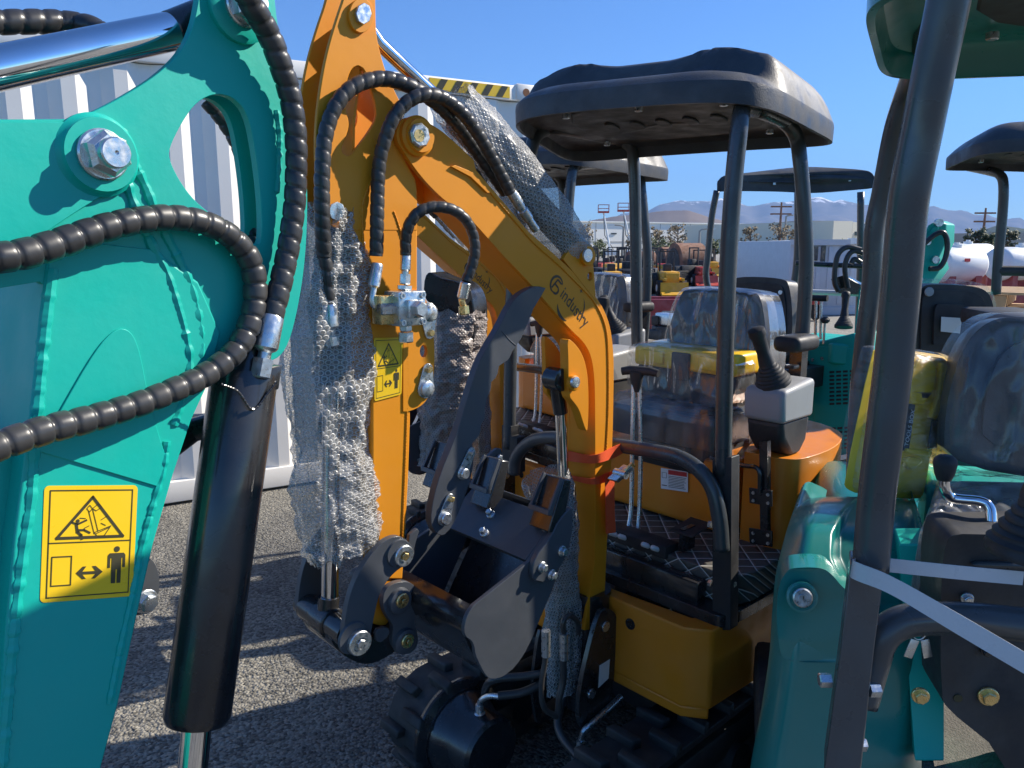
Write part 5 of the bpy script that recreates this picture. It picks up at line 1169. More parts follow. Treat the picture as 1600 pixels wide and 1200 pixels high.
co = at(1540, 790, 1.42)
CU = V((0, -.25, 1)).normalized()
CA = V((-.28, -.96, -.24)).normalized()
cu = [at(*p) for p in ((1464, 752, 1.58), (1500, 742, 1.62), (1640, 745, 1.62), (1640, 870, 1.25), (1560, 860, 1.25), (1450, 842, 1.24), (1437, 832, 1.25), (1450, 800, 1.4))]
cn_ = (cu[2]-cu[0]).cross(cu[4]-cu[0]).normalized(); cn_ = cn_ if cn_.z > 0 else -cn_
s3 = MB().prism([p-cn_*.012 for p in cu], -cn_*.10).build('seat_cushion', SEATM, t2, bev=.02, seg=3)
crinkle(dense(cu, 10), cn_, .02, .014, 'plastic_cover', film('clear_film_cushion', .18, rough=.16, gc=.05, scale=10, stretch=(1, 1, 1), wh=.35, strength=.5, dist=.004), s3, 8)
# teal deck behind the seat
MB().prism([at(*p) for p in ((1440, 722, 1.75), (1640, 735, 1.7), (1640, 770, 1.6), (1450, 758, 1.62))], UP*-.12).build('rear_deck', TEAL, t2, bev=.01)
MB().box(V((1.22, 2.0, .82)), SR, V((.28, .96, 0)).normalized(), UP, .36, .30, .22, .07, 4).build('rear_body', TEAL_G, t2)
# console side plate
sp_ = chaikin([(1470, 900), (1478, 845), (1492, 834), (1540, 835, 1), (1700, 830, 1), (1700, 1240, 1), (1590, 1230, 1), (1545, 1160, 1), (1480, 1108), (1470, 1085)], 1)
MB().prism([at(p[0], p[1], 1.12) for p in sp_], V((.02, .10, 0))).build('console_plate', BLACKM, t2, bev=.006, seg=3)
MB().prism([at(*p) for p in ((1520, 883, 1.11), (1532, 879, 1.11), (1700, 884, 1.08), (1700, 892, 1.08), (1530, 888, 1.11))], V((0, .01, 0))).build('plate_edge', POST, t2, bev=.002)
for x, y, mt_, r in ((1544, 1088, BRASS, .0115), (1511, 935, ZINC, .007), (1540, 1017, BLACK, .006), (1438, 1087, BRASS, .010)): bolt('plate_bolt', at(x, y, 1.115), V((-.25, -1, 0)).normalized(), r, .008, t2, mt_)
MB().lathe(at(1497, 1091, 1.118), V((-.2, -1, 0)).normalized(), [(0, .007), (.001, .0065)], 16).build('plate_hole', INK, t2)
MB().prism([at(*p) for p in ((1430, 1190, 1.19), (1405, 850, 1.30), (1475, 850, 1.28), (1475, 1190, 1.19))], V((.03, .08, 0))).build('inner_panel', TEAL, t2, bev=.003)
# lever with knob
MB().tube(crom([at(*p) for p in ((1475, 745, 1.22), (1477, 765, 1.22), (1490, 778, 1.22), (1530, 783, 1.20), (1545, 792, 1.19), (1549, 815, 1.18), (1548, 878, 1.16))], 8), .0085, 18).build('blade_lever', CHROME, t2, sharp=180)
kb = at(1475, 750, 1.22); kd = V((-.02, .02, 1)).normalized()
MB().lathe(kb, kd, [(0, .011), (.01, .015), (.028, .0185), (.036, .017), (.042, .010), (.043, .001)], 24).build('lever_knob', BLACKM, t2, sharp=60)
joystick(F2, at(1612, 868, 1.02), at(1655, 640, 1.02), t2, 1.25)
# keys on the column
ky = at(1437, 985, 1.14)
MB().tube(crom([ky+V((.012*math.cos(t), 0, .016*math.sin(t))) for t in (k*.7 for k in range(10))], 4), .001, 6).build('key_ring', ZINC, t2)
for dx, rz in ((-.012, -.3), (.012, .25)): MB().box(ky+V((dx, -.003, -.030)), V((math.cos(rz), 0, math.sin(rz))), V((0, 1, 0)), V((-math.sin(rz), 0, math.cos(rz))), .007, .001, .016, .0005).build('key', ZINC, t2)
# floor carpet
def carpet_mat():
    m = mat('carpet', (.14, .125, .11), .9, var=.25, scale=120, bump=1, bscale=260, dust=.3); return m
MB().prism([at(*p) for p in ((1442, 1105, 1.36), (1470, 1092, 1.38), (1600, 1180, 1.2), (1600, 1290, 1.05), (1440, 1290, 1.06))], UP*-.02).build('floor_mat', carpet_mat(), t2, bev=.004)
MB().box(V((.98, 1.5, .50)), SR, V((.28, .96, 0)).normalized(), UP, .42, .48, .07, .02).build('chassis', BLACKM, t2)
F3 = Frame((1.0, 1.45), (-.30, -.95))
for b in (-.33, .33): track(F3, b, t2, a0=-.62, a1=.55)
# grey strap
sg = thing('lashing_strap', 'grey plastic strap looped round the near roof post of the right teal excavator', 'strap', at(1400, 930, .95))
band([(at(1600, 893, 1.0), V((0, 0, -.020))), (at(1500, 884, 1.0), V((0, 0, -.020))), (at(1384, 872, 1.01), V((0, 0, -.020))), (at(1360, 870, 1.0), V((0, 0, -.020)))], 'strap_run', STRAPG, sg, th=.0012)
band([(at(1338, 872, .985), at(1334, 896, .985)-at(1338, 872, .985)), (at(1333, 875, .962), at(1329, 901, .962)-at(1333, 875, .962)), (at(1345, 881, .945), at(1341, 908, .945)-at(1345, 881, .945)), (at(1398, 903, .925), at(1394, 930, .925)-at(1398, 903, .925)), (at(1500, 960, .92), at(1494, 990, .92)-at(1500, 960, .92)), (at(1610, 1024, .91), at(1604, 1055, .91)-at(1610, 1024, .91)), (at(1720, 1090, .90), at(1714, 1120, .90)-at(1720, 1090, .90))], 'strap_run', STRAPG, sg, th=.0012)
# tool box wrapped in film, upright
tb2 = thing('tool_box', 'yellow tool box upright in stretch film behind the near roof post at right', 'tool box', at(1395, 775, 1.62), 'tool boxes left on the seats')
Yt = 1.62
TN = V((.40, -.90, .12)).normalized(); tp0 = at(1405, 665, Yt)
def tq(x, y, o=0): return hit(x, y, tp0-TN*o, TN)
bxp = chaikin([(1362, 548), (1370, 545), (1465, 556), (1480, 563), (1484, 575), (1474, 628), (1462, 652), (1459, 700), (1455, 705), (1444, 770), (1436, 782), (1340, 772), (1322, 764), (1318, 755)], 1)
bb = MB().prism([tq(p[0], p[1]) for p in bxp], V((.055, .10, -.01))).build('box_body', YEL2, tb2, bev=.01, seg=3)
MB().prism([tq(x, y)+TN*.006 for x, y in chaikin([(1425, 558), (1460, 562), (1458, 605), (1448, 622), (1440, 634), (1416, 630)], 1)], -TN*.01).build('lid_recess', YEL2, tb2, bev=.003)
MB().prism([tq(x, y)+TN*.010 for x, y in ((1466, 566), (1474, 570), (1468, 628), (1458, 655), (1449, 652), (1460, 620))], -TN*.014).build('lid_rib', YEL2, tb2, bev=.003)
MB().prism([tq(x, y)+TN*.010 for x, y in ((1412, 700), (1452, 705), (1450, 712), (1412, 708))], -TN*.014).build('lid_rib', YEL2, tb2, bev=.003)
MB().prism([tq(x, y)+TN*.012 for x, y in chaikin([(1410, 712), (1440, 716), (1418, 735), (1408, 724)], 1)], -TN*.014).build('latch', YEL2, tb2, bev=.003)
MB().prism([tq(x, y)+TN*.004 for x, y in ((1455, 656), (1466, 656), (1462, 700), (1448, 702))], -TN*.03).build('handle', BLACKM, tb2, bev=.003)
pa = MB().prism([tq(x, y)+TN*.002 for x, y in ((1402, 628), (1429, 632), (1419, 704), (1395, 704))], -TN*.004).build('name_panel', BLACKM, tb2)
b0, b1 = tq(1414, 697)+TN*.003, tq(1425, 640)+TN*.003
e1 = (b1-b0); e2 = TN.cross(e1).normalized(); 
m_ = MB()
text_mb(m_, 'TOOLS BOX', lambda x, y, wd: b0+e1*(x/wd)+e2*((y-.35)*e1.length/wd*1.15)); m_.build('lettering', PAPER, pa, fix=False)
fb = chaikin([(1356, 548), (1366, 540), (1470, 550), (1487, 560), (1490, 580), (1466, 700), (1450, 776), (1438, 788), (1336, 778), (1318, 770), (1313, 757)], 2)
crinkle(dense([tq(p[0], p[1], .02) for p in fb], 3), TN, .045, .007, 'film', FILM2, tb2, 5, 30, .02)
# ================================================================ SECOND ORANGE MACHINE (copy of the first, with its wraps)
c2 = copy_tree(mo, mo.location+V((-.24, 1.46, 0)), R_(-8), 'orange mini excavator standing behind the middle one, its boom seen under the nearer boom', skip=('thumb',))
for w_, lb in ((w1_, 'brownish bubble wrap sleeve on the arm of the rear orange excavator'), (w2_, 'bubble wrap sleeve on the boom cylinder of the rear orange excavator'), (w3_, 'bubble wrap sleeve low on the rear orange excavator')):
    d = w_.copy(); sc.collection.objects.link(d); q = w_.location-mo.location; q.rotate(Matrix.Rotation(R_(-8), 3, 'Z')); d.location = c2.location+q; d.rotation_euler.z = R_(-8); d['label'] = lb
    if w_ is w1_: d.data = w_.data.copy(); d.data.materials[0] = BUBP
MW = Matrix.Translation(c2.location) @ Matrix.Rotation(R_(-8), 4, 'Z')
def onto(o): o.parent = c2; o.matrix_parent_inverse = MW.inverted(); return o
onto(MB().tube([at(716, 470, 3.15), at(692, 700, 3.15)], .055, 20).build('arm_cylinder', BLACK))
onto(MB().tube([at(690, 690, 3.15), at(684, 760, 3.15)], .03, 16).build('cylinder_rod', CHROME))
onto(MB().prism([at(x, y, 3.05) for x, y in chaikin([(664, 420), (690, 435), (720, 440), (738, 460), (742, 500), (738, 560), (690, 560), (688, 480), (660, 470)], 2)], V((.05, .12, 0))).build('cylinder_bracket', BLACK, bev=.006))
onto(MB().hexa(at(722, 462, 3.04), V((.5, -.86, 0)), .036, .03).build('pin_bolt', BLACKM, sharp=25))
wrapthing('brownish bubble wrap bundle hanging between the orange arm and the curved thumb', [at(712, 484, 3.12), at(706, 560, 3.12), at(700, 640, 3.12), at(690, 726, 3.12)], lambda t: (.125+.02*math.sin(t*5), .10+.02*math.sin(t*4)), BUBP, rough_=.016, uvs=(60, 70), seed=6)
# ================================================================ TEAL MACHINE FACING AWAY (middle right)
F4 = Frame((1.95, 4.55), (.80, .60))
t4 = thing('mini_excavator', 'teal mini excavator turned away with slotted side cover and flat wedge shaped roof', 'excavator', F4.p(0, 0, 0), 'mini excavators parked in the lot')
YB = 3.55
def apo(pts, Y): return [at(p[0], p[1], p[2] if len(p) > 2 and p[2] > 1.5 else Y) for p in pts]
body = [(1196, 512, 4.0), (1250, 520, 3.85), (1338, 538, 3.6), (1340, 560, 3.6), (1340, 704, 3.6), (1292, 716, 3.62), (1276, 690, 3.7), (1240, 640, 3.8), (1196, 600, 4.0)]
bn_ = (at(1338, 538, 3.6)-at(1196, 512, 4.0)).cross(UP).normalized(); bn_ = bn_ if bn_.dot(CAM-at(1250, 600, 3.7)) > 0 else -bn_
p0_ = at(1290, 600, 3.7)
def bq(x, y, o=0): return hit(x, y, p0_+bn_*o, bn_)
MB().prism([bq(x, y) for x, y in ((1188, 530), (1262, 538), (1335, 520), (1345, 540), (1345, 706), (1290, 716), (1272, 690), (1188, 690))], -bn_*.55).build('side_cover', TEAL, t4, bev=.012, seg=3)
MB().prism([bq(x, y, .004) for x, y in ((1264, 540), (1336, 545), (1338, 703), (1292, 712), (1276, 690), (1266, 600))], -bn_*.01).build('vent_door', TEAL, t4, bev=.003)
for (x0, y0, rws) in ((1296, 580, 9), (1298, 668, 6)):
    m_ = MB()
    for i in range(rws):
        for j in range(4):
            x = x0+j*10.5; y = y0+i*6.2+j*(-.5); m_.prism([bq(x, y, .0055), bq(x+7.5, y-.4, .0055), bq(x+7.5, y+2.9, .0055), bq(x, y+3.3, .0055)], -bn_*.002)
    m_.build('vent_panel', BLACKM, t4, sharp=30)
MB().prism([bq(x, y, .006) for x, y in ((1252, 583), (1262, 584), (1262, 603), (1252, 602))], -bn_*.002).build('warning_label', YEL, t4)
for x, y in ((1270, 562), (1285, 560), (1268, 640)): MB().lathe(bq(x, y, .002), bn_, [(0, .009), (.005, .008)], 12).build('cover_bolt', ZINC, t4)
MB().prism([at(*p) for p in ((1275, 532, 3.9), (1335, 522, 3.6), (1340, 540, 3.6), (1300, 536, 3.65))], UP*-.1).build('deck', TEAL, t4, bev=.01)
for b in (-.35, .35): track(Frame((1.72, 4.25), (.62, .78)), b, t4, a0=-.55, a1=.6)
MB().box(V((1.72, 4.25, .42)), V((.62, .78, 0)), V((.78, -.62, 0)), UP, .5, .36, .07, .02).build('chassis', BLACKM, t4)
# yellow arrow label on black plate
MB().prism([at(*p) for p in ((1284, 735, 3.55), (1345, 722, 3.5), (1345, 800, 3.5), (1284, 800, 3.55))], V((.03, .1, 0))).build('side_plate', BLACK, t4, bev=.003)
MB().prism([at(x, y, 3.48) for x, y in ((1288, 759), (1298, 752), (1298, 756), (1312, 754), (1309, 759), (1312, 763), (1298, 763), (1298, 767))], V((0, .002, 0))).build('arrow_label', YEL, t4)
# roof
YR = 4.6
canopy('canopy_roof', hz(1104, 298, 2.02)+UP*.06, hz(1262, 300, 2.02)+UP*.06, hz(1380, 290, 2.05)+UP*.06, hz(1240, 281, 2.10)+UP*.06, t4, PLAST, H=.03, rim=.06, ribs=False, wflat=.1)
MB().tube(crom([at(*p) for p in ((1120, 298, 4.9), (1112, 340, 4.9), (1106, 400, 4.9), (1103, 428, 4.9), (1107, 450, 4.9), (1120, 470, 4.9))], 6), .02, 12).build('canopy_post', POST, t4, sharp=180)
for p in (((1247, 300, 4.3), (1246, 400, 4.3), (1238, 470, 4.3), (1234, 560, 4.3)), ((1345, 300, 4.6), (1344, 420, 4.6), (1340, 540, 4.6))):
    MB().tube(crom([at(*q) for q in p], 6), .02, 12).build('canopy_post', POST, t4, sharp=180)
MB().tube([at(1243, 411, 4.1), at(1300, 414, 4.05), at(1360, 416, 4.0)], .014, 10).build('hand_rail', BLACK, t4)
MB().tube([at(1234, 455, 4.2), at(1345, 459, 4.0)], .014, 10).build('hand_rail', WHITE, t4)
# seat turned away
Fs = Frame((1.30, 3.85), (.75, .66))
seat(Fs, -.05, -.06, 1.07, t4, SEATM, FILM, w=.2, d=.18, bh=.42, lean=-.04, filmed=False, plate=True)
# levers
MB().tube([at(1263, 465, 3.75), at(1283, 466, 3.72), at(1293, 466, 3.7)], .016, 12).build('lever_handle', BLACKM, t4)
for x in (1275, 1283): MB().tube([at(x, 470, 3.72), at(x-1, 530, 3.72)], .007, 8).build('travel_lever', ZINC, t4)
kk = at(1289, 505, 3.7); MB().lathe(kk, UP, [(0, .012), (.01, .022), (.02, .022), (.03, .01)], 12).build('lever_knob', BLACKM, t4); MB().tube([kk, kk-UP*.1], .006, 8).build('blade_lever', ZINC, t4)
joystick(F4, at(1318, 512, 3.7), at(1322, 455, 3.75), t4, .9)
# boom folded up at the right
bm_ = [(1450, 352), (1464, 344), (1479, 350), (1478, 378), (1466, 405), (1470, 420), (1456, 440), (1447, 452), (1441, 500), (1434, 575), (1330, 575), (1336, 500), (1342, 452), (1358, 428), (1395, 410), (1425, 385), (1440, 372)]
YBm = 3.95
bo4 = MB().prism([at(x, y, YBm) for x, y in bm_], V((.10, .10, 0))).build('boom', TEAL, t4, bev=.006)
MB().prism([at(x, y, YBm-.004) for x, y in ((1432, 458), (1436, 458), (1434, 482), (1429, 482))], V((0, .003, 0))).build('warning_label', YEL, t4)
MB().prism([at(x, y, YBm-.01) for x, y in chaikin([(1445, 372), (1462, 350), (1468, 355), (1456, 380), (1440, 384)], 1)], V((0.02, .02, 0))).build('boom_lug', TEAL, t4, bev=.003)
for x, y, r in ((1466, 348, .022), (1448, 378, .018), (1461, 406, .02), (1437, 436, .012)): MB().lathe(at(x, y, YBm-.01), V((-.2, -1, 0)).normalized(), [(0, r), (.02, r*.9)], 14).build('boom_pin', ZINC, t4)
for pts in ([(1445, 380), (1462, 366), (1474, 364), (1480, 378), (1478, 400), (1468, 418), (1452, 420)], [(1345, 390), (1325, 386), (1312, 394), (1306, 410), (1304, 440), (1310, 455)], [(1348, 396), (1335, 392), (1325, 400), (1320, 420), (1325, 450)], [(1345, 410), (1335, 405), (1330, 412)]):
    MB().tube(crom([at(x, y, YBm-.05) for x, y in pts], 6), .013, 10).build('hydraulic_hose', HOSE, t4)
MB().prism([at(x, y, YBm-.02) for x, y in ((1298, 436), (1318, 430), (1345, 445), (1340, 460), (1310, 458))], V((.05, .08, 0))).build('hose_bracket', BLACK, t4, bev=.003)
# ================================================================ MACHINE BEHIND, RIGHT EDGE
t5 = thing('mini_excavator', 'mini excavator at the right edge seen from behind, black seat back with white sticker', 'excavator', (2.4, 3.6, 0), 'mini excavators parked in the lot')
canopy('canopy_roof', hz(1466, 268, 2.03)+UP*.06, hz(1720, 276, 2.03)+UP*.06, hz(1800, 240, 2.03)+UP*.06, hz(1530, 240, 2.06)+UP*.06, t5, PLAST, H=.085, rim=.05, ribs=False, wflat=.5)
MB().tube(crom([at(*p) for p in ((1500, 258, 4.0), (1545, 267, 3.7), (1562, 273, 3.62), (1568, 290, 3.6), (1566, 340, 3.6), (1560, 400, 3.6), (1556, 460, 3.6))], 6), .021, 14).build('canopy_post', POST, t5, sharp=180)
MB().tube([at(1560, 423, 3.6), at(1700, 425, 3.5)], .024, 12).build('hand_rail', BLACKM, t5)
def bk(x, y, o=0): return at(x, y, 2.95+o)
kb_ = chaikin([(1432, 560, 1), (1434, 470), (1440, 447), (1455, 444), (1520, 446), (1544, 455), (1552, 475), (1556, 500), (1556, 560, 1)], 2)
s5 = MB().prism([bk(p[0], p[1]) for p in kb_], V((.02, .10, 0))).build('backrest', SEATM, t5, bev=.03, seg=4)
MB().prism([at(1490+(p[0]-1492)*.86, 505+(p[1]-505)*.86, 2.94) for p in kb_], V((0, .02, 0))).build('back_shell', BLACKM, s5, bev=.006)
MB().prism([at(1490+(p[0]-1492)*.52, 512+(p[1]-512)*.55, 2.925) for p in kb_], V((0, .02, 0))).build('shell_panel', BLACKM, s5, bev=.004)
pl5 = [at(1471, 495, 2.915), at(1503, 497, 2.915), at(1500, 521, 2.915), at(1470, 518, 2.915)]
lb5 = MB().prism(pl5, V((0, .001, 0))).build('part_label', PAPER, s5)
MB().lathe(at(1452, 456, 2.93), V((0, -1, 0)), [(0, .018), (.004, .016)], 20).build('round_cap', LGREY, s5)
MB().prism([at(1493+(p[0]-1492)*1.04, 500+(p[1]-505)*1.04, 2.99) for p in kb_], V((.03, .10, 0))).build('plastic_cover', FILM, s5, bev=.03, seg=4, sharp=180)
MB().box(V((2.35, 3.55, .85)), V((1, 0, 0)), V((0, 1, 0)), UP, .42, .38, .24, .08, 4).build('rear_body', TEAL_G, t5)
for b in (-.35, .35): track(Frame((2.35, 3.6), (.1, -1)), b, t5, a0=-.5, a1=.5)
MB().box(V((2.35, 3.6, .42)), V((1, 0, 0)), V((0, 1, 0)), UP, .36, .5, .1, .02).build('chassis', BLACKM, t5)
MB().box(at(1494, 580, 3.15), V((1, 0, 0)), V((0, 1, 0)), UP, .17, .19, .06, .03, 3).build('seat_cushion', SEATM, t5)
# black hood with wrapped top behind the right seat
hb5 = MB().box(at(1590, 500, 2.6), V((1, -.1, 0)).normalized(), V((.1, 1, 0)).normalized(), UP, .10, .2, .03, .015).build('cover_panel', BLACKM, t5)
# ================================================================ FAR YARD
random.seed(21)
def place(px, Y): return V(((px-800)/FPX*Y/ .984, Y, 0))
YELM = mat('yellow_machine', (.72, .38, .02), .5, var=.15, dust=.3)
REDM = mat('red_machine', (.5, .05, .03), .5, var=.15, dust=.3)
RUSTM = mat('rust_brown', (.24, .11, .06), .8, var=.3, dust=.3)
TIRE = mat('tyre', (.02, .02, .02), .8)
def bx_(root, name, mt, c, hs_, rz=0, bev=.03):
    X = V((math.cos(rz), math.sin(rz), 0)); Y_ = V((-X.y, X.x, 0))
    return MB().box(base[root.name]+V(c), X, Y_, UP, *hs_, bev).build(name, mt, root)
def tractor(loc, mt, s=1.0, bucket=True, label='', group='compact loaders and tractors in the far yard'):
    r = thing('loader', label, 'loader', loc, group)
    b = bx_(r, 'body', mt, (0, 0, .95*s), (.45*s, .9*s, .35*s)); bx_(r, 'hood', mt, (0, -.9*s, 1.0*s), (.35*s, .45*s, .25*s))
    for x in (-1, 1):
        for y, rr in ((-.95, .42), (.65, .62)):
            w_ = MB().lathe(V(loc)+V((x*.55*s, y*s, rr*s)), V((x, 0, 0)), [(0, rr*s), (.26*s, rr*s), (.26*s, rr*.5*s), (.2*s, .01)], 20).build('wheel', TIRE, r)
            MB().lathe(V(loc)+V((x*.70*s, y*s, rr*s)), V((x, 0, 0)), [(0, rr*.5*s), (.13*s, rr*.45*s)], 14).build('rim', WHITE if random.random() < .5 else mt, w_)
        bx_(r, 'roll_bar', BLACKM, (x*.4*s, .5*s, 1.8*s), (.04*s, .04*s, .6*s), 0, .005)
        bx_(r, 'loader_arm', mt, (x*.48*s, -1.1*s, .9*s), (.05*s, .7*s, .08*s), 0, .01)
    bx_(r, 'roll_bar', BLACKM, (0, .5*s, 2.4*s), (.44*s, .04*s, .04*s), 0, .005); bx_(r, 'seat', BLACKM, (0, .35*s, 1.45*s), (.22*s, .2*s, .25*s))
    if bucket:
        MB().prism([V(loc)+V((-.75*s, (-1.75-y)*s, z*s)) for y, z in ((0, .1), (.5, .05), (.55, .12), (.1, .3), (0, .75), (-.06, .75))], V((1.5*s, 0, 0))).build('bucket', mt, r)
    return r
cols = {'y': YELM, 'r': REDM, 'b': BLACKM, 'u': RUSTM}
specs = [(952, 27, 'y', .62, 'small yellow loader with square front guard in the far yard'), (975, 28, 'b', .66, 'black loader with silver front between two yellow machines'), (1038, 27, 'y', .66, 'yellow loader with raised blade right of the leafless tree'), (1008, 29, 'b', .7, 'dark loader with rust coloured bucket teeth in the far yard'),
         (1087, 33, 'r', .62, 'small red tractor with white wheels near the red implements'), (925, 30, 'b', .6, 'black loader at left end of the far machine row')]
protos = {}
for px, Y, c, s, lb in specs:
    if c not in protos: protos[c] = tractor(place(px, Y), cols[c], s, True, lb)
    else: copy_tree(protos[c], place(px, Y), random.uniform(-.5, .5), lb)
extra = [('y', 8, 'yellow loader in the crowded back row of the far yard'), ('r', 6, 'red tractor in the crowded back row of the far yard'), ('b', 8, 'black loader in the crowded back row of the far yard')]
xs_ = list(range(896, 1112, 9)); random.shuffle(xs_)
for c, n, lb in extra:
    for k in range(n): copy_tree(protos[c], place(xs_.pop(), random.uniform(33, 48)), random.uniform(-1.2, 1.2), lb)
# scrap buckets and drums
for i, (px, Y, r) in enumerate(((1065, 36, .9), (995, 40, .7), (1040, 44, .8))):
    q = place(px, Y); d_ = thing('steel_drum', ['rust brown drum lying on its side beside the red tractor', 'rusty drum lying behind the loaders', 'brown drum lying far behind the yellow loader'][i], 'drum', q, 'rusty drums in the yard')
    MB().lathe(q+V((-.6, 0, r)), V((1, .25, 0)), [(0, r*.8), (.02, r), (1.3, r), (1.32, r*.8)], 28).build('shell', RUSTM, d_); MB().lathe(q+V((-.62, 0, r)), V((1, .25, 0)), [(0, r*.75), (.02, r*.7)], 24).build('lid', BLACKM, d_)
# red harrows / implements
def implement(px, Y, mt, n, lb, w=1.5):
    q = place(px, Y); r = thing('harrow', lb, 'farm tool', q, 'red implements lying in a row')
    bx_(r, 'frame', mt, (0, 0, .42), (w, .05, .05), 0, .01); bx_(r, 'frame', mt, (0, .5, .42), (w, .05, .05), 0, .01)
    for i in range(n):
        x = -w+2*w*(i+.5)/n; o_ = bx_(r, 'tine', BLACKM, (x, .25, .35), (.03, .3, .03), 0, .005)
    for i in range(n):
        x = -w+2*w*(i+.5)/n; MB().lathe(q+V((x, .05, .2)), V((1, .3, 0)), [(0, .2), (.03, .19)], 14).build('disc', BLACKM, r)
    return r
implement(1168, 17, REDM, 8, 'red disc harrow with black discs behind the orange seat', 1.3); implement(1215, 17.5, REDM, 7, 'red harrow beside the grey office container', .9)
m5 = thing('dump_bed', 'long dark red steel trough lying on the yard behind the middle canopy posts', 'trough', place(1085, 14.5))
bx_(m5, 'side_panel', RED, (0, 0, .42), (1.35, .04, .28), .03, .01); bx_(m5, 'side_panel', RED, (.1, .8, .42), (1.35, .04, .28), .03, .01); bx_(m5, 'floor_panel', RED, (.05, .4, .14), (1.35, .4, .03), .03, .005); bx_(m5, 'end_panel', RED, (-1.32, .4, .42), (.03, .4, .28), .03, .005)
m6 = thing('engine_parts', 'pile of black and silver machine parts on the ground left of the red trough', 'machine parts', place(1052, 13.2))
for i in range(16):
    p = V((random.uniform(-.4, .4), random.uniform(-.3, .3), random.uniform(.1, .5))); bx_(m6, 'casting', random.choice([BLACKM, ZINC, BLACKM, WHITE]), p, (random.uniform(.06, .2), random.uniform(.06, .2), random.uniform(.05, .12)), random.random()*3, .02)
# white containers and sheds
def shed(px0, px1, ytop, Y, mt, name, lb, cat, dark=None, deep=2.4, group=None, ribs=True, rot=0):
    a = at(px0, ytop, Y); b = at(px1, ytop, Y); z = a.z; w_ = (b.x-a.x)/2; c = V(((a.x+b.x)/2, Y, 0)); r = thing(name, lb, cat, c, group)
    MB().box(c+V((0, deep/2, z/2+.06)), V((1, 0, 0)), V((0, 1, 0)), UP, w_, deep/2, z/2-.06, .02).build('shell', mt, r)
    m = MB()
    n = int(w_*2/.28)
    if ribs:
        for i in range(n): m.box(c+V((-w_+.14+i*.28, -.015, z/2+.06)), V((1, 0, 0)), V((0, 1, 0)), UP, .05, .02, z/2-.2, .01)
        m.build('ribs', mt, r)
    MB().box(c+V((0, -.03, z-.04)), V((1, 0, 0)), V((0, 1, 0)), UP, w_+.02, .04, .07).build('top_rail', mt, r); MB().box(c+V((0, -.03, .1)), V((1, 0, 0)), V((0, 1, 0)), UP, w_+.02, .04, .09).build('bottom_rail', dark or mt, r)
    return r
PALE = mat('pale_grey_paint', (.56, .58, .60), .5, var=.05, dust=.1)
shed(1150, 1167, 385, 34, PALE, 'storage_shed', 'short pale shed at left end of the white sheds', 'shed', group='white sheds in the yard')
shed(1168, 1192, 378, 33, PALE, 'storage_shed', 'taller pale shed with dark nameplate beside short one', 'shed', group='white sheds in the yard')
s_ = shed(1204, 1232, 384, 32, PALE, 'storage_shed', 'pale shed with two dark door bars', 'shed', group='white sheds in the yard')
for x in (1210, 1228): MB().box(at(x, 400, 31.9), V((1, 0, 0)), V((0, 1, 0)), UP, .03, .03, .5).build('door_bar', BLACKM, s_)
o1 = shed(1236, 1326, 376, 19, PALE, 'office_container', 'grey office container with one window at right of the sheds', 'container', deep=6)
MB().box(at(1272, 396, 18.95), V((1, 0, 0)), V((0, 1, 0)), UP, .085, .03, .17).build('window', GLASSD, o1); MB().box(at(1286, 397, 18.95), V((1, 0, 0)), V((0, 1, 0)), UP, .05, .03, .20).build('window', GLASSD, o1)
shed(1326, 1420, 374, 19.2, WHITE, 'shipping_container', 'white ribbed container joined to the right of the grey office container', 'container', deep=6)
# tanks
def tank(px, py, Y, r, L, lb):
    c = at(px, py, Y); d = V((.93, .36, 0)).normalized(); t = thing('fuel_tank', lb, 'tank', V((c.x, c.y, 0)), 'white tanks on the yard')
    MB().lathe(c-d*L/2, d, [(0, r*.55), (.05, r*.9), (.12, r), (L-.12, r), (L-.05, r*.9), (L, r*.55)], 40).build('tank_shell', WHITE, t, sharp=50)
    for k in (-.3, .3):
        q = c+d*L*k; MB().box(V((q.x, q.y, (q.z-r)/2+.1)), d, V((-d.y, d.x, 0)), UP, .08, r*.8, (q.z-r)/2+.15).build('cradle', RED, t)
    MB().lathe(c+UP*(r-.01), UP, [(0, .1), (.06, .1), (.06, .05), (.1, .05)], 18).build('hatch', WHITE, t)
    m = MB(); m.box(c-d*.1+V((d.y, -d.x, 0))*(r+.002)*.99+UP*.1, d, V((d.y, -d.x, 0)), UP, .06, .012, .03); m.build('tank_marking', REDP, t)
tank(1492, 414, 15, .34, 1.15, 'near white cylindrical tank with pale end cap behind the black seat back')
tank(1510, 404, 19, .36, 1.5, 'larger white tank standing behind the nearest tank')
tank(1592, 412, 17, .36, 1.5, 'white tank at right edge behind the canopy post')
MB_red = thing('skid_frame', 'dark red steel skid frame under the tanks', 'frame', V((9.0, 14.2, 0)))
bx_(MB_red, 'beam', RED, (0, 0, .72), (2.2, .08, .12), .1, .02)
bx_(MB_red, 'beam', RED, (0, .6, .72), (2.2, .08, .12), .1, .02)
for x in (-1.9, 0, 1.9): bx_(MB_red, 'leg', RED, (x, .3, .3), (.07, .3, .3), .1, .01)
PINE = mat('pallet_wood', (.50, .33, .17), .8, var=.15, scale=12)
def pallet(c, lb):
    p = thing('pallet', lb, 'pallet', c, 'wooden pallets stacked at the right')
    d = V((.8, -.6, 0)); e = V((.6, .8, 0))
    for k in range(6): MB().box(V(c)+e*(-.5+k*.2)+UP*.13, d, e, UP, .6, .07, .011).build('deck_board', PINE, p)
    for k in (-.55, 0, .55): MB().box(V(c)+d*k+UP*.06, d, e, UP, .05, .55, .05).build('stringer', PINE, p)
    return p
pc = at(1572, 452, 7.2)
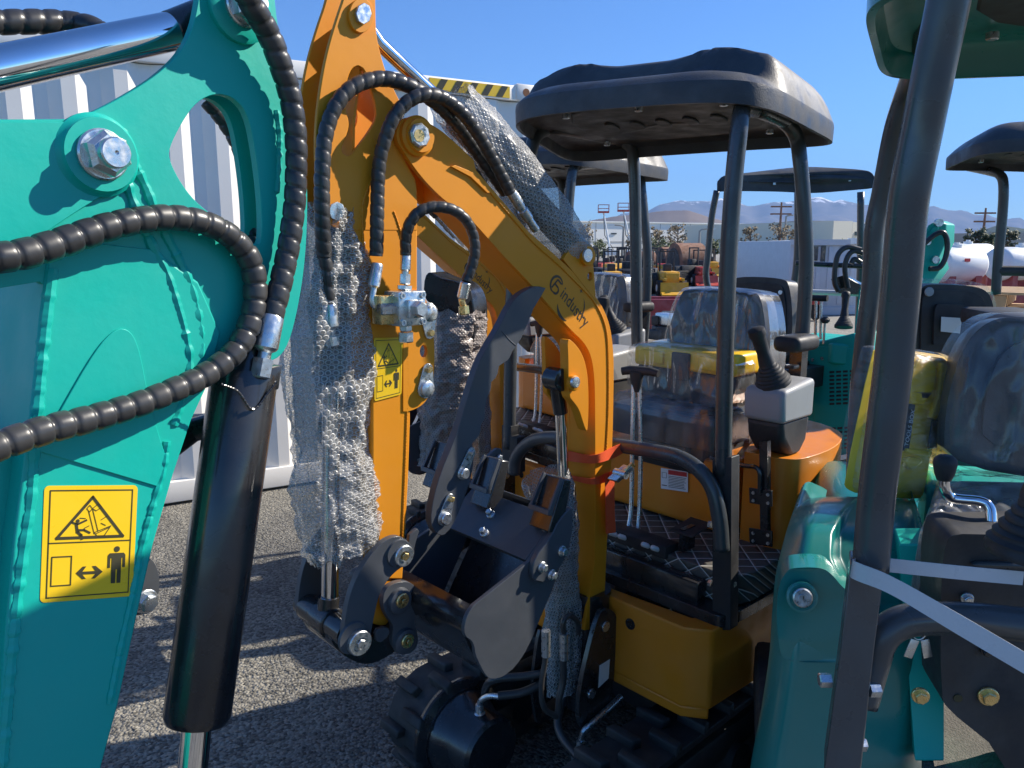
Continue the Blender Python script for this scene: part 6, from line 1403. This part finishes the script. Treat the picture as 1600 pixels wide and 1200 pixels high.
pr0 = pallet(V((pc.x, pc.y, pc.z-.14)), 'upper wooden pallet of the stack behind the canopy post')
copy_tree(pr0, V((pc.x-.04, pc.y, pc.z-.30)), .05, 'second wooden pallet below the top of the stack'); copy_tree(pr0, V((pc.x+.02, pc.y, pc.z-.46)), -.04, 'third wooden pallet from the top of the stack')
k = 3
while pc.z-.14-.16*k > 0: copy_tree(pr0, V((pc.x, pc.y, pc.z-.14-.16*k)), .03*(-1)**k, 'wooden pallet hidden low in the stack behind the seats'); k += 1
# boom lifts
def lift(px, ytop, Y, lb, lean):
    q = place(px, Y); t = thing('boom_lift', lb, 'boom lift', q, 'raised boom lifts in the yard'); top = at(px+lean, ytop+10, Y)
    bx_(t, 'chassis', WHITE, (0, 0, .7), (.8, 1.3, .35)); MB().tube([q+UP*1.0, q.lerp(top, .5)+UP*.3, top], [.16, .13, .09], 8).build('mast', WHITE, t)
    MB().tube([q+V((.5, 0, 1)), q.lerp(top, .5)+V((-.3, 0, 0)), top], .05, 6).build('strut', BLACKM, t)
    m = MB()
    for z in (0, .5, 1.0):
        for a, b in (((-.7, -.4), (.7, -.4)), ((.7, -.4), (.7, .4)), ((.7, .4), (-.7, .4)), ((-.7, .4), (-.7, -.4))): m.tube([top+V((*a, z)), top+V((*b, z))], .03, 5)
    for a in ((-.7, -.4), (.7, -.4), (.7, .4), (-.7, .4)): m.tube([top+V((*a, 0)), top+V((*a, 1))], .03, 5)
    m.build('basket', RED, t); MB().box(top+V((0, 0, .05)), V((1, 0, 0)), V((0, 1, 0)), UP, .72, .42, .12).build('basket_floor', REDM, t)
    for x in (-1, 1):
        for y in (-1, 1): MB().lathe(q+V((x*.8, y*1.0, .4)), V((x, 0, 0)), [(0, .4), (.25, .4)], 16).build('wheel', TIRE, t)
lift(949, 322, 105, 'left boom lift raised straight up with red basket', -6); lift(983, 320, 100, 'right boom lift leaning with red basket and cable', -9)
# poles and street lamps
def pole(px, ytop, Y, lb, kind):
    q = place(px, Y); z = at(px, ytop, Y).z; t = thing('street_lamp' if kind else 'utility_pole', lb, 'lamp post' if kind else 'utility pole', q, 'lamp posts before the warehouse' if kind else 'utility poles in the distance')
    MB().tube([q, q+UP*z], [.14*Y/60, .07*Y/60], 8).build('shaft', TAUPE if kind else RUSTM, t)
    if kind: MB().tube(crom([q+UP*(z-.1), q+V((.3*kind, 0, z+.1)), q+V((1.2*kind, 0, z+.2))], 4), .06*Y/60, 6).build('lamp_arm', TAUPE, t); MB().box(q+V((1.4*kind, 0, z+.18)), V((1, 0, 0)), V((0, 1, 0)), UP, .35, .15, .07).build('lamp_head', WHITE, t)
    else:
        for dz in (.6, 1.6): MB().box(q+UP*(z-dz), V((1, 0, 0)), V((0, 1, 0)), UP, 1.2*Y/90, .08, .1).build('cross_arm', RUSTM, t)
pole(1204, 316, 110, 'wooden utility pole rising above the far warehouse', 0); pole(1511, 325, 95, 'leaning utility pole over the green trees', 0); pole(1595, 336, 100, 'utility pole with two floodlights at right edge', 0)
pole(968, 354, 90, 'curved lamp post in front of the warehouse near the left boom lift', -1); pole(1083, 360, 90, 'curved lamp post in front of the warehouse near the two bushy trees', 1); pole(1212, 338, 120, 'double lamp post beside the utility pole', 1)
# ---- trees
BARK = mat('bark', (.16, .12, .09), .9, var=.2, scale=3)
LEAFD = mat('dry_leaf', (.22, .17, .10), .8, var=.25, scale=.6); LEAFG = mat('green_leaf', (.075, .10, .035), .7, var=.3, scale=.6); LEAFO = mat('olive_leaf', (.13, .14, .07), .7, var=.25, scale=.6)
def tree(px, ytop, Y, wid, lb, leaf, dens=500, seed=0, group='trees in front of the warehouse', lsz=.16):
    rnd_ = random.Random(seed); q = place(px, Y); H = at(px, ytop, Y).z; t = thing('tree', lb, 'tree', q, group); m = MB(); tips = []
    Wm = wid/FPX*Y/2
    m.tube([q, q+V((.1, 0, H*.3)), q+V((0, 0, H*.9))], [.13, .1, .02], 6)
    for i in range(26):
        a = rnd_.uniform(0, 6.28); z0 = H*rnd_.uniform(.22, .85); k = max(.15, 1-((z0/H-.35)/.75)**2) if z0/H > .35 else .8; L = Wm*k*rnd_.uniform(.6, 1.05)
        p1 = q+V((math.cos(a)*L*.5, math.sin(a)*L*.5, z0+L*.3)); p2 = q+V((math.cos(a)*L, math.sin(a)*L, z0+L*rnd_.uniform(.4, .8))); m.tube([q+UP*z0, p1, p2], [.05, .03, .01], 4)
        tips += [p1.lerp(p2, .3), p2, p2, p1.lerp(p2, .7)]
        for _ in range(3):
            p3 = p1.lerp(p2, rnd_.random())+V([rnd_.uniform(-.4, .4)*L for _ in range(3)])*.7; m.tube([p1.lerp(p2, .4), p3], [.02, .008], 3); tips.append(p3)
    m.build('trunk', BARK, t); m = MB()
    for _ in range(dens):
        c = rnd_.choice(tips)+V((rnd_.gauss(0, 1), rnd_.gauss(0, 1), rnd_.gauss(0, .8)))*Wm*.10; a = V((rnd_.uniform(-1, 1), rnd_.uniform(-1, 1), rnd_.uniform(-1, 1))).normalized(); b = a.orthogonal().normalized()*lsz*rnd_.uniform(.5, 1.2); a = a*lsz*rnd_.uniform(.5, 1.2)
        m.add([c-a, c-b*.6, c+a, c+b*.6], [(0, 1, 2, 3)])
    m.build('crown', leaf, t, fix=False, sharp=180)
tl_ = [(905, 352, 40, 'bare brown tree at left end of the warehouse'), (983, 364, 26, 'thin brown tree behind the right boom lift'), (1017, 352, 22, 'narrow leafless tree over the loaders'), (1050, 350, 34, 'bushy brown tree between the canopy posts'), (1128, 358, 24, 'faint bare tree left of the thick near post'), (1160, 352, 26, 'round bare tree left of the utility pole'), (1202, 348, 42, 'largest brown conical tree at the utility pole'), (1230, 356, 24, 'small bare tree right of the largest brown one')]
for i, (px, yt, wd, lb) in enumerate(tl_): tree(px, yt, 85, wd*1.15, lb, LEAFD, 420, i, lsz=.17)
gl_ = [(1350, 352, 26, 60, LEAFG, 'dark green round tree before the wider beige building'), (1500, 355, 34, 62, LEAFO, 'olive green tree left of the leaning utility pole'), (1522, 362, 26, 60, LEAFG, 'darker low tree between the two olive trees'), (1545, 352, 36, 64, LEAFO, 'pale olive tree right of the leaning utility pole'), (1592, 356, 24, 60, LEAFO, 'olive tree at right edge by the floodlights')]
for i, (px, yt, wd, Y, lf, lb) in enumerate(gl_): tree(px, yt, Y, wd, lb, lf, 1500, 50+i, 'green trees at the right', lsz=.16)
for i, (px, wd, lb) in enumerate(((930, 22, 'dark low bush at left of the far loaders'), (1022, 26, 'dark low bush behind the loaders'), (1105, 18, 'low bush left of the pale sheds'), (1310, 20, 'low bush behind the office container'))): tree(px, 376, 75, wd*1.6, lb, LEAFG, 500, 80+i, 'low bushes before the warehouse', lsz=.15)
# ---- air
hm = bpy.data.materials.new('haze_air'); hm.use_nodes = True; nt = hm.node_tree; nt.nodes.remove(nt.nodes['Principled BSDF']); pv = nt.nodes.new('ShaderNodeVolumePrincipled')
pv.inputs['Color'].default_value = (.34, .58, 1, 1); pv.inputs['Density'].default_value = .00009; pv.inputs['Anisotropy'].default_value = 0
nt.links.new(pv.outputs[0], nt.nodes['Material Output'].inputs['Volume'])
hzb = MB().box(V((0, 5900, 520)), V((1, 0, 0)), V((0, 1, 0)), UP, 9500, 6200, 521.5).build('haze', hm); struct(hzb, 'stuff')
